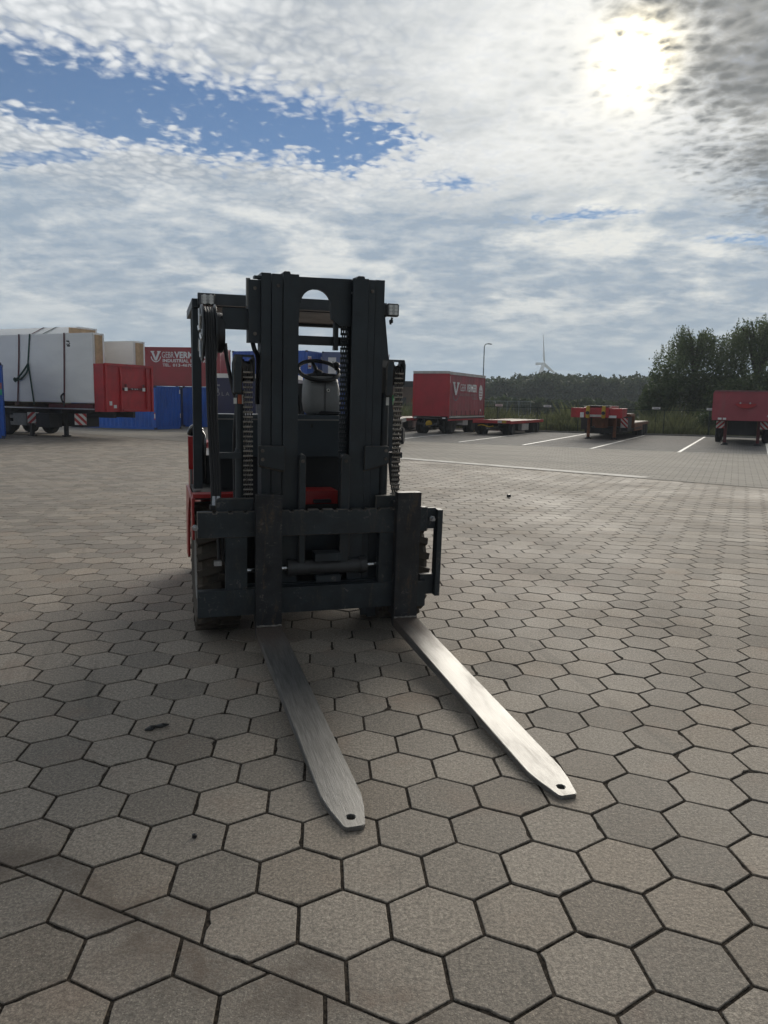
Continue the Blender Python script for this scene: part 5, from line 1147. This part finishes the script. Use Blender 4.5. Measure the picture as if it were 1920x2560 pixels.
# low flatbed trailers
def flat_trailer(label, loc, L=7.4, deck=0.78, hw=1.08):
    f_ = thing('flat_trailer', label, 'trailer', loc, R_(BAY), 'trailers parked in the bays')
    MB().box(-hw, hw, 0.0, L, deck-0.12, deck-0.035).build('frame', M_TRED, f_, bevel=0.01)
    nb_ = 10
    for k in range(nb_): MB().box(-hw+0.04+k*(2*hw-0.08)/nb_+0.004, -hw+0.04+(k+1)*(2*hw-0.08)/nb_-0.004, 0.05, L-0.04, deck-0.034, deck).build('plank', M_PLY, f_)
    MB().box(-hw, hw, -0.05, -0.002, deck-0.13, deck+0.05).build('front_rail', M_TRED, f_, bevel=0.01)
    for s_ in (-1, 1): MB().box(s_*hw-0.02, s_*hw+0.02, 0.002, L, deck-0.15, deck+0.01).build('side_rail', M_TRED, f_, bevel=0.01)
    plate(f_, 0.36, 0.60, deck-0.11, deck+0.03, -0.052, M_PALE, 'reflector'); plate(f_, 0.61, 0.85, deck-0.11, deck+0.03, -0.052, M_YEL, 'reflector')
    for x in (-0.4, 0.3): MB().box(x, x+0.1, 0.2, L-0.3, deck-0.36, deck-0.122).build('chassis_beam', M_CHAS, f_)
    axle(f_, 0.75, 0.34, hw-0.02, True); axle(f_, L-2.0, 0.34, hw-0.02, True); axle(f_, L-1.1, 0.34, hw-0.02, True)
    for s_ in (-1, 1): MB().cyl((s_*0.4, 0.2, 0.42), (0.0, -0.9, 0.36), 0.04, 8).build('drawbar', M_CHAS, f_, smooth=50)
    b_ = MB(); b_.tube([(-0.75+0.9*k/8, -0.10-0.05*math.sin(k), 0.50+0.05*math.sin(k*0.8)) for k in range(9)], 0.035, 6); b_.build('hose', M_YEL, f_, smooth=60)
    MB().box(hw-0.45, hw-0.02, 1.7, 2.3, 0.25, 0.60).build('tool_box', M_CHAS, f_, bevel=0.02); MB().box(hw-0.45, hw-0.01, 2.5, 3.9, 0.22, 0.60).build('tool_box', M_PALE, f_, bevel=0.02)
    return f_
flat_trailer('low red flatbed trailer with pale deck, right of the curtain trailer', (5.88, 42.6, 0))
flat_trailer('low red flatbed trailer half hidden behind the curtain trailer, left of it', (-0.35, 44.2, 0), 7.4, 0.80)
# low loader
ll = thing('low_loader', 'red low loader trailer with yellow gooseneck brackets and three rear axles', 'trailer', (11.2, 39.8, 0), R_(BAY), 'trailers parked in the bays')
gw = 1.25
MB().prism([(-1.9, 1.14), (-1.9, 1.62), (-0.9, 1.70), (1.3, 1.70), (1.3, 1.30), (0.6, 1.14)], -0.62, 0.62, 'x').build('gooseneck', M_TRED, ll, bevel=0.02)
for s_ in (-1, 1):
    MB().prism([(-1.75, 1.12), (-1.75, 1.60), (-0.2, 1.60), (-0.2, 1.22)], s_*0.94-0.31, s_*0.94+0.31, 'x').build('gooseneck_wing', M_TRED, ll, bevel=0.015)
    lg = MB().box(s_*0.66-0.07, s_*0.66+0.07, -0.07, 0.07, 0.10, 1.13).build('landing_leg', M_BRN, ll, bevel=0.01); b_ = MB(); b_.lathe([(0.009, 0.0), (0.009, 0.17), (0.05, 0.17), (0.11, 0.08), (0.11, 0.0)], 16, 'z', (s_*0.66, 0, 0)); b_.build('foot', M_CHAS, lg, smooth=40)
    yb = MB().prism([(-2.0, 1.12), (-2.03, 1.40), (-1.98, 1.66), (-1.90, 1.72), (-1.86, 1.62), (-1.91, 1.1)], s_*0.38-0.09, s_*0.38+0.09, 'x').build('coupling_bracket', M_YEL, ll, bevel=0.02)
    MB().cyl((s_*0.38, -2.06, 1.36), (s_*0.38, -1.99, 1.36), 0.09, 12).build('coupling_ring', M_CHAS, yb, smooth=50)
    warning_board(ll, T(s_*1.02, 0.72, 0.60), 0.36, 0.50, s_*-1)
plate(ll, -0.76, -0.58, 1.13, 1.38, -1.91, M_LETW, 'reflector'); plate(ll, 0.60, 0.98, 1.13, 1.25, -1.77, M_LETW, 'reflector'); MB().box(-0.28, 0.30, -1.96, -1.91, 1.17, 1.28).build('connector_plate', M_PALE, ll)
MB().box(-0.62, 0.62, -1.9, 1.25, 1.705, 1.722).build('neck_plate', M_PALE, ll)
MB().box(-gw, gw, 1.3, 2.9, 1.18, 1.30).build('upper_deck', M_BRN, ll, bevel=0.01); MB().box(-gw+0.05, gw-0.05, 1.32, 2.9, 1.302, 1.33).build('plank', M_PLY, ll)
MB().box(-gw, gw, 2.9, 3.0, 0.55, 1.30).build('step_plate', M_BRN, ll, bevel=0.01)
MB().box(-gw, gw, 3.0, 9.6, 0.66, 0.80).build('lower_frame', M_BRN, ll, bevel=0.01)
for k in range(10): MB().box(-gw+0.03+k*(2*gw-0.06)/10+0.004, -gw+0.03+(k+1)*(2*gw-0.06)/10-0.004, 3.05, 9.55, 0.802, 0.835).build('plank', M_PLY, ll)
for s_ in (-1, 1): MB().box(s_*gw-0.02, s_*gw+0.02, 3.0, 6.4, 0.38, 0.79).build('side_rail', M_BRN, ll, bevel=0.01)
for k in range(4): MB().box(gw+0.021, gw+0.028, 3.4+k*0.7, 3.85+k*0.7, 0.46, 0.58).build('rail_slot', M_CHAS, ll)
MB().box(-0.9, 0.9, 0.3, 8.8, 0.30, 0.60).build('chassis', M_CHAS, ll, bevel=0.02); MB().box(-0.25, 0.25, -0.6, 0.5, 0.60, 1.12).build('king_pin_box', M_BRN, ll, bevel=0.02)
MB().box(-1.2, -0.85, 0.7, 2.0, 0.45, 1.15).build('tool_box', M_CHAS, ll, bevel=0.02); MB().box(0.80, 1.18, 0.9, 2.3, 0.42, 1.15).build('tool_box', M_CHAS, ll, bevel=0.02)
for y in (6.9, 7.9, 8.9): axle(ll, y, 0.40, gw-0.01, True)
# tall red trailer front at the right
rt = thing('semi_trailer', 'dull red semi-trailer seen from the front at the right edge', 'trailer', (16.57, 35.7, 0), R_(BAY), 'trailers parked in the bays')
rw = 1.27; M_DRED = paint('dull_red', (0.34, 0.062, 0.080), 0.5, 0.15, 0.8, dirt=(0.20, 0.085, 0.09), dirt_amt=0.5)
MB().box(-rw, rw, -1.0, -0.93, 1.16, 2.46).build('headboard', M_DRED, rt, bevel=0.02)
MB().box(-rw+0.03, rw-0.03, -1.05, -0.93, 2.462, 2.52).build('board_rail', paint('dull_red_edge', (0.20, 0.09, 0.09), 0.5), rt, bevel=0.01)
MB().box(0.04, 0.14, -1.04, -1.002, 1.17, 2.45).build('board_rib', M_DRED, rt, bevel=0.01)
b_ = MB(); b_.prism([(0.09+0.42*math.cos(R_(a)), 1.92+0.20*math.sin(R_(a))) for a in range(180, 361, 15)], -1.16, -1.045); b_.build('coupling_shelf', M_TRED, rt, bevel=0.01)
for x in (-0.14, 0.26): MB().cyl((x, -1.20, 1.95), (x, -1.10, 1.95), 0.04, 10).build('coupling', M_ALU, rt, smooth=50)
plate(rt, -1.03, -0.87, 1.19, 1.28, -1.003, M_LETW, 'reflector', None, 0.01); plate(rt, -0.82, -0.68, 1.19, 1.28, -1.003, M_LETW, 'reflector', None, 0.01); plate(rt, 0.98, 1.12, 1.35, 1.43, -1.003, M_PALE, 'reflector', None, 0.01)
MB().box(-rw, rw, -0.92, 8.5, 1.14, 1.26).build('deck', M_CHAS, rt, bevel=0.01)
for s_ in (-1, 1):
    MB().box(s_*rw-0.03, s_*rw+0.03, -0.92, 8.5, 1.27, 2.40).build('side_wall', M_DRED, rt, bevel=0.01)
    lg = MB().box(s_*0.70-0.07, s_*0.70+0.07, -0.07, 0.07, 0.12, 1.13).build('landing_leg', M_BRED, rt, bevel=0.01); b_ = MB(); b_.lathe([(0.009, 0.0), (0.009, 0.16), (0.06, 0.16), (0.12, 0.08), (0.12, 0.0)], 16, 'z', (s_*0.70, 0, 0)); b_.build('foot', M_CHAS, lg, smooth=40)
    warning_board(rt, T(s_*0.93, -0.1, 0.78), 0.36, 0.34, s_*-1)
MB().box(-0.62, 0.62, 0.2, 8.2, 0.46, 1.13).build('chassis', M_CHAS, rt, bevel=0.02)
for y in (3.3, 5.3, 6.5): axle(rt, y, 0.46, rw-0.05)

# ------------------------------------------------------------------ fence, signs, mesh panels, shed, lamp, turbine
M_FEN = paint('fence_green', (0.010, 0.022, 0.016), 0.6, 0.2, 4.0)
fb = E0+EN*0.9; fang = math.atan2(ED.y, ED.x)
fence = thing('wire_fence', 'dark green wire fence along the edge of the yard', 'fence', (fb.x, fb.y, 0), fang)
for k in range(-6, 14):
    x = k*2.55
    MB().cyl((x, 0, -0.05), (x, 0, 1.56), 0.030, 8).build('fence_post', M_FEN, fence, smooth=50)
    w_ = MB()
    for z in (0.08, 0.45, 0.8, 1.15): w_.cyl((x+0.03, 0, z), (x+2.52, 0, z), 0.005, 4, cap=False)
    for q in range(1, 17): w_.cyl((x+q*0.15, 0.007, 0.05), (x+q*0.15, 0.007, 1.5), 0.0022, 3, cap=False)
    tag(w_.build('wire_mesh', M_FEN, fence), kind='stuff')
    MB().cyl((x+0.03, 0, 1.52), (x+2.52, 0, 1.52), 0.021, 6).build('top_rail', M_FEN, fence, smooth=50)
for k, (u_, lab) in enumerate(((-2.45, 'white bay number sign on the fence beside the curtain trailer'), (0.62, 'white bay number sign on the fence between flatbed and low loader'), (7.15, 'white bay number sign on the fence right of the low loader'), (10.25, 'white bay number sign on the fence left of the tall red trailer'))):
    c = fb+ED*u_-EN*0.06; sg = thing('bay_sign', lab, 'sign', (c.x, c.y, 0), fang, 'bay signs on the fence')
    MB().box(-0.24, 0.24, -0.01, 0.0, 1.56, 1.69).build('panel', M_LETW, sg); MB().box(-0.15, 0.15, -0.014, -0.0105, 1.605, 1.645).build('lettering', M_LETG, sg); MB().cyl((0, 0.02, 0), (0, 0.02, 1.66), 0.018, 6).build('post', M_FEN, sg)
M_GALV = paint('galvanised', (0.30, 0.33, 0.34), 0.5, 0.15, 3.0, metal=0.4)
mf = thing('mesh_fence', 'grey wire mesh panels standing in the field behind the curtain trailer', 'fence', (8.3, 63.0, 0), R_(-12))
for k in range(4):
    x = k*0.95-0.3
    w_ = MB(); w_.cyl((x, 0, 0), (x, 0, 1.95), 0.022, 6); w_.cyl((x+0.93, 0, 0), (x+0.93, 0, 1.95), 0.022, 6); w_.cyl((x, 0, 1.93), (x+0.93, 0, 1.93), 0.022, 6)
    for q in range(1, 7): w_.cyl((x+q*0.13, 0, 0.1), (x+q*0.13, 0, 1.93), 0.008, 4)
    for q in range(5): w_.cyl((x, 0, 0.3+q*0.35), (x+0.93, 0, 0.3+q*0.35), 0.006, 4)
    tag(w_.build('mesh_panel', M_GALV, mf), kind='stuff')
sh = thing('shed', 'small brown shed far behind the yard left of the curtain trailer', 'shed', (2.35, 82.0, 0), R_(-10))
MB().box(-2.0, 1.1, 0, 3, 0, 3.3).build('wall', paint('shed_brick', (0.15, 0.10, 0.075), 0.9, 0.2, 1.0), sh); MB().prism([(-2.2, 3.3), (1.3, 3.3), (1.0, 3.9), (-1.9, 3.9)], -0.2, 3.2).build('roof', M_CHAS, sh)
MB().box(-0.9, -0.2, -0.03, 0.0, 1.2, 2.2).build('window', M_CHAS, sh); MB().box(0.3, 0.9, -0.03, 0.0, 0.0, 2.1).build('door', M_BRN, sh); MB().box(0.55, 0.85, 1, 1.3, 3.8, 4.7).build('chimney', MATS['shed_brick'], sh)
lp = thing('lamp_post', 'slim grey lamp post behind the curtain trailer', 'lamp post', (8.75, 70.0, 0))
MB().lathe([(0.0, 0.10), (1.2, 0.09), (1.25, 0.07), (6.6, 0.045), (6.75, 0.04)], 12, 'z').build('pole', M_GALV, lp, smooth=50)
MB().tube([(0, 0, 6.6), (0.03, 0, 6.85), (0.12, 0, 6.98), (0.3, 0, 7.02)], 0.04, 8).build('arm', M_GALV, lp, smooth=60); MB().prism([(0.22, 6.99), (0.68, 6.95), (0.70, 6.98), (0.58, 7.04), (0.30, 7.06)], -0.11, 0.11).build('lamp_head', paint('lamp_grey', (0.08, 0.09, 0.09), 0.5), lp, bevel=0.02)
M_TURB = paint('turbine_white', (0.80, 0.80, 0.80), 0.4, 0.04, 0.05, bmp=0.0)
TD = 1100.0; tx = (1343-960)/FPX*TD; hubz = 58.0
wt = thing('wind_turbine', 'white wind turbine far behind the wood', 'wind turbine', (tx, TD, 0))
MB().lathe([(0, 3.3), (hubz*0.5, 2.7), (hubz-1.5, 2.0)], 24, 'z').build('tower', M_TURB, wt, smooth=50)
nac = MB(RZ(-33)).box(-10.0, 1.6, -1.7, 1.7, hubz-1.5, hubz+1.9).build('nacelle', M_TURB, wt, bevel=0.6, seg=2, smooth=50)
hubc = Vector((2.6, -1.5, hubz+0.2)); axd = Vector((math.cos(R_(-22)), math.sin(R_(-22)), 0))
MB().lathe([(-1.4, 1.5), (0.3, 1.6), (1.6, 1.0), (2.1, 0.0)], 18, 'x', (0, 0, 0), M=T(*hubc) @ RZ(-33)).build('hub', M_TURB, wt, smooth=60)
Rb = 42.5
for a in (15, 135, 255):
    b_ = MB(T(*hubc) @ RZ(-33) @ Matrix.Rotation(R_(a), 4, 'X')); bm = b_.bm; prev = None
    for f_, ch, th_ in ((0.02, 2.6, 2.4), (0.08, 3.2, 2.3), (0.18, 5.0, 2.0), (0.4, 4.2, 1.7), (0.7, 3.2, 1.4), (0.95, 2.2, 1.0), (1.0, 0.8, 0.4)):
        z = f_*Rb; tw = R_(35+35*(1-f_))
        ring = []
        for (c_, t_) in ((-0.3, 0), (0.0, 0.5), (0.45, 0.22), (0.7, 0), (0.45, -0.22), (0.0, -0.5)):
            yy, xx = c_*ch, t_*th_
            ring.append(bm.verts.new((xx*math.cos(tw)-yy*math.sin(tw), xx*math.sin(tw)+yy*math.cos(tw), z)))
        if prev:
            for k in range(6): bm.faces.new((prev[k], prev[(k+1) % 6], ring[(k+1) % 6], ring[k]))
        else: bm.faces.new(ring[::-1])
        prev = ring
    bm.faces.new(prev); bmesh.ops.recalc_face_normals(bm, faces=bm.faces)
    b_.build('blade', M_TURB, wt, smooth=60)

# ------------------------------------------------------------------ vegetation
def leaf_mat(name, lo, hi, trans=0.25):
    m, t, b = new_mat(name)
    a = t.node('ShaderNodeAttribute'); a.attribute_name = 'rnd'
    c = t.mix(a.outputs['Fac'], lo, hi)
    t.put(b.inputs['Base Color'], c); b.inputs['Roughness'].default_value = 0.6; b.inputs['Specular IOR Level'].default_value = 0.25
    tr = t.node('ShaderNodeBsdfTranslucent'); t.put(tr.inputs[0], c); mx = t.node('ShaderNodeMixShader'); mx.inputs[0].default_value = trans
    out = [n for n in t.n if n.type == 'OUTPUT_MATERIAL'][0]
    t.l.new(b.outputs[0], mx.inputs[1]); t.l.new(tr.outputs[0], mx.inputs[2]); t.l.new(mx.outputs[0], out.inputs[0])
    MATS[name] = m; return m
M_WIL = leaf_mat('willow_leaf', (0.060, 0.085, 0.036), (0.155, 0.195, 0.090), 0.45); M_BUSH = leaf_mat('bush_leaf', (0.042, 0.064, 0.028), (0.110, 0.145, 0.062), 0.4)
M_WOODS = leaf_mat('wood_leaf', (0.030, 0.048, 0.022), (0.090, 0.115, 0.050), 0.3); M_GRASS = leaf_mat('grass_blade', (0.060, 0.075, 0.030), (0.165, 0.175, 0.085), 0.35)
M_BARK = paint('bark', (0.05, 0.042, 0.033), 0.9, 0.3, 3.0)
def quads(cen, size, aspect=0.45, up=None):
    """one leaf-shaped quad per centre, random orientation; up = None or a bias to hang down"""
    n = len(cen); a = rng.normal(size=(n, 3)); 
    if up is not None: a = a*0.35+np.array(up)
    a /= np.linalg.norm(a, axis=1)[:, None]; b2 = np.cross(a, rng.normal(size=(n, 3))); b2 /= np.linalg.norm(b2, axis=1)[:, None]
    s = (size*rng.uniform(0.6, 1.3, n))[:, None]
    v = np.stack([cen-a*s*0.5, cen+b2*s*aspect*0.5, cen+a*s*0.5, cen-b2*s*aspect*0.5], 1)
    return v.reshape(-1, 3), np.arange(n*4).reshape(-1, 4)
def crown_points(lobes, per, fill=0.35):
    out = []
    for (c, r) in lobes:
        n = int(per); d = rng.normal(size=(n, 3)); d /= np.linalg.norm(d, axis=1)[:, None]
        rad = 1-fill*rng.random(n)**1.5; lump = 1+0.22*np.sin(d[:, 0]*5+c[0])*np.sin(d[:, 2]*6+c[2])+0.12*rng.normal(size=n)
        out.append(np.array(c)+d*np.array(r)*(rad*lump)[:, None])
    return np.concatenate(out)
def bush(name, label, cat, loc, w, h, n, leaf, mat, lobes=6, group=None):
    r_ = thing(name, label, cat, loc, 0, group); lr = random.Random(int(loc[0]*91+loc[1]*7)); L = []
    for k in range(lobes):
        L.append(((lr.uniform(-.5, .5)*w*0.7, lr.uniform(-.4, .4)*w*0.5, h*lr.uniform(.25, .72)), (w*lr.uniform(.20, .34), w*lr.uniform(.2, .3), h*lr.uniform(.22, .34))))
    L.append(((0, 0, h*0.3), (w*0.45, w*0.35, h*0.33)))
    P_ = crown_points(L, n/len(L), 0.5); P_ = P_[P_[:, 2] > 0.02]
    v, f = quads(P_, leaf, 0.55); link('crown', numpy_mesh('crown', v, f, mat, attr=np.clip(rng.normal(0.45, 0.22, len(f)), 0, 1)), r_)
    for k in range(4):
        a = lr.uniform(0, 6.28); MB().tube([(0.1*math.cos(a), 0.1*math.sin(a), 0), (w*.1*math.cos(a), w*.1*math.sin(a), h*.3), (w*.24*math.cos(a), w*.2*math.sin(a), h*.62)], [0.05, 0.035, 0.015], 6).build('stem', M_BARK, r_, smooth=60)
    return r_
def willow(label, loc, h, w, arcs, strands, seed):
    r_ = thing('willow_tree', label, 'tree', loc, 0, 'willows'); lr = random.Random(seed); rs = np.random.default_rng(seed)
    trunk = MB(); trunk.tube([(0, 0, -0.1), (0.1, 0, h*.2), (-0.05, 0.1, h*.42)], [h*.045, h*.036, h*.028], 10); trunk.build('trunk', M_BARK, r_, smooth=60)
    pts = []
    for k in range(arcs):
        a = 2*math.pi*k/arcs*2.618+lr.uniform(-.2, .2); rr_ = w*0.5*math.sqrt(lr.uniform(.05, 1.0)); fz = (rr_/(w*0.5))
        apex = h*lr.uniform(.84, .98)*(1-0.20*fz*fz); z0 = h*lr.uniform(.36, .5); path = []
        for q in range(13):
            u = q/12; rad = rr_*u; z = z0+(apex-z0)*math.sin(min(1.0, u/0.55)*math.pi/2)-(max(0, u-0.55)/0.45)**2*h*0.20*fz
            path.append(Vector((rad*math.cos(a+0.25*u), rad*math.sin(a+0.25*u), z)))
        if k % 4 == 0: MB().tube(path[:7], [h*.014*(1-q/9) for q in range(7)], 5).build('limb', M_BARK, r_, smooth=60)
        for q in range(strands):
            u = lr.uniform(.34, 1.0); p = path[int(u*12)]; ln = h*lr.uniform(.14, .44)*(0.45+0.9*fz*u); n = max(4, int(ln/0.085)); sw = Vector((lr.gauss(0, .25), lr.gauss(0, .25), 0)); s0 = p+Vector((lr.gauss(0, .16), lr.gauss(0, .16), lr.uniform(-.1, .12)))
            for e in range(n):
                v_ = e/n; pts.append(tuple(s0+sw*v_+Vector((lr.gauss(0, .035), lr.gauss(0, .035), -ln*v_))))
    pts = np.array(pts); pts = pts[pts[:, 2] > 0.4]
    v, f = quads(pts+rs.normal(0, 0.07, pts.shape), 0.24, 0.34, (0, 0, -0.35)); link('crown', numpy_mesh('crown', v, f, M_WIL, attr=np.clip(rs.normal(0.45, 0.24, len(f)), 0, 1)), r_)
    return r_
def at_px(px, d): return (px-960)/FPX*d*1.0
willow('weeping willow behind the fence, left of the taller one', (at_px(1716, 70), 70.0, 0), 9.7, 8.2, 42, 11, 5)
willow('taller weeping willow at the right edge of the picture', (at_px(1872, 68), 68.0, 0), 10.4, 9.4, 50, 11, 9)
for k, (px, d, w, h, lab) in enumerate(((1640, 64, 3.4, 4.2, 'bushy shrub at the left foot of the willows'), (1690, 66, 5.0, 6.2, 'tall dense shrub under the left willow'), (1785, 66, 5.4, 6.6, 'broad tall shrub between the two willows'), (1820, 62, 5.0, 5.3, 'dark shrub behind the tall red trailer'), (1885, 61, 5.0, 5.6, 'shrub at the right edge under the willow'), (1950, 62, 5.0, 6.0, 'shrub cut by the right edge of the picture'),
                               (1765, 50.5, 1.9, 1.9, 'low bush at the fence left of the tall red trailer'), (1480, 56, 2.6, 1.7, 'low bush in the field behind the low loader'))):
    bush('shrub', lab, 'shrub', (at_px(px, d), d, 0), w, h, 4200 if k < 6 else 1600, 0.30 if k < 6 else 0.16, M_BUSH, 7, 'shrubs in the field')
# far wood: crowns that read as one mass
lob = []; lr = random.Random(21)
def wood_h(px): return 1.75+(1003+(px-960)*0.018-(948-6*math.sin((px-1200)/70.0)-(9 if 1330 < px < 1560 else 0)))/FPX
for row, dist in enumerate((205, 222, 240)):
    px = 985.0
    while px < 1990:
        top = 946.0+4*math.sin(px/45.0)+lr.uniform(-4, 5)
        if px < 1230: top += (1230-px)*0.12
        if 1320 < px < 1480: top -= 6
        top += (2-row)*3.0
        x = at_px(px, dist); hz_ = 1003+(px-960)*0.018; H = CAM_H+(hz_-top)/FPX*dist
        r = lr.uniform(2.0, 3.3); lob.append(((x, dist+lr.uniform(-4, 4), H-r*0.9), (r*1.15, r*1.0, r)))
        lob.append(((x+lr.uniform(-1, 1), dist-2+lr.uniform(-2, 2), H*0.45), (r*1.1, r, H*0.36)))
        px += lr.uniform(15, 26)
px = 985.0
while px < 1650:
    x = at_px(px, 128); lob.append(((x, 128+lr.uniform(-5, 5), 1.1), (1.9, 1.5, lr.uniform(1.0, 1.5)))); px += lr.uniform(14, 24)
P_ = crown_points(lob, 330, 0.35); P_ = P_[P_[:, 2] > 0.0]
v, f = quads(P_, 0.95, 0.7)
tag(link('wood', numpy_mesh('wood', v, f, M_WOODS, attr=np.clip(rng.normal(0.42, 0.22, len(f)), 0, 1))), 'dark green wood stretching along the horizon', 'wood', kind='stuff')
# tall grass and weeds behind the fence
n = 42000
gu = rng.uniform(-22, 34, n); gv = 1.1+16*rng.random(n)**1.4
gx = fb.x+ED.x*gu+EN.x*gv; gy = fb.y+ED.y*gu+EN.y*gv
hh = rng.uniform(0.55, 1.15, n)*np.interp(gv, [1.1, 2.5, 5.0, 15], [0.42, 0.62, 0.98, 1.15])*(0.80+0.6*np.sin(gu*0.9)*np.sin(gv*0.7+gu*0.31)**2+0.25*rng.normal(size=n)).clip(0.35, 1.9)
an = rng.uniform(0, 2*np.pi, n); wd = rng.uniform(0.02, 0.05, n); le = rng.normal(0, 0.22, (n, 2))*hh[:, None]
b0 = np.stack([gx-wd*np.cos(an), gy-wd*np.sin(an), np.full(n, -0.05)], 1); b1 = np.stack([gx+wd*np.cos(an), gy+wd*np.sin(an), np.full(n, -0.05)], 1)
m0 = np.stack([gx+wd*0.8*np.cos(an)+le[:, 0]*.4, gy+wd*.8*np.sin(an)+le[:, 1]*.4, hh*0.6], 1); tp = np.stack([gx+le[:, 0], gy+le[:, 1], hh], 1)
v = np.stack([b0, b1, m0, tp], 1).reshape(-1, 3); f = np.arange(4*n).reshape(-1, 4)
gr_val = np.clip(0.5+0.35*np.sin(gu*1.3+1.0)*np.cos(gv*0.9)+rng.normal(0, 0.2, n), 0, 1)
tag(link('tall_grass', numpy_mesh('tall_grass', v, f, M_GRASS, attr=gr_val)), 'tall grass and weeds growing behind the wire fence', 'grass', kind='stuff')
# verge
MB().sheet([(*(E0-ED*40+EN*0.12), 0.02), (*(E0+ED*60+EN*0.12), 0.02), (*(E0+ED*60+EN*1.4), 0.0), (*(E0-ED*40+EN*1.4), 0.0)]).build('verge', M_SOIL)
tag(bpy.data.objects['verge'], kind='structure')
# small litter on the paving
def bit(name, label, c, z, M_, shape):
    o_ = thing(name, label, 'litter', (c[0], c[1], z), random.uniform(0, 6)); shape(o_); return o_
bit('rubber_stopper', 'small black stopper lying on a paver near the camera', (-0.738, 2.845), 0.002, None, lambda o_: MB().lathe([(0.0, 0.0), (0.0, 0.010), (0.012, 0.010), (0.014, 0.006), (0.016, 0.0)], 14, 'z').build('cap', M_BLK, o_, smooth=40))
bit('crumpled_foil', 'crumpled dark foil scrap on a paver left of the forks', (-1.18, 3.87), 0.003, None, lambda o_: MB().tube([(-0.05, 0, 0.004), (-0.01, 0.012, 0.012), (0.02, -0.006, 0.006), (0.05, 0.008, 0.010), (0.08, 0, 0.003)], [0.004, 0.012, 0.008, 0.014, 0.004], 6).build('scrap', paint('dull_foil', (0.05, 0.05, 0.05), 0.4, 0.3, 30.0, metal=0.6), o_, smooth=40))
bit('rubber_block', 'small dark block lying on the paving right of the mast', (2.35, 14.3), 0.003, None, lambda o_: MB().box(-0.03, 0.03, -0.025, 0.025, 0, 0.05).build('block', M_BLK, o_, bevel=0.006))

# ------------------------------------------------------------------ haze: even air round the camera and everything built
hz = MB().box(-700, 700, -200, 1300, -1.05, 112.0).mesh('haze', None)
hm = bpy.data.materials.new('haze_air'); hm.use_nodes = True; ht_ = NT(hm.node_tree); ht_.n.clear()
pv = ht_.node('ShaderNodeVolumePrincipled'); pv.inputs['Color'].default_value = (0.84, 0.92, 1.0, 1.0); pv.inputs['Density'].default_value = 0.0006; pv.inputs['Anisotropy'].default_value = 0.0
ho = ht_.node('ShaderNodeOutputMaterial'); ht_.l.new(pv.outputs[0], ho.inputs['Volume'])
hz.materials.append(hm); tag(link('haze', hz), kind='stuff')
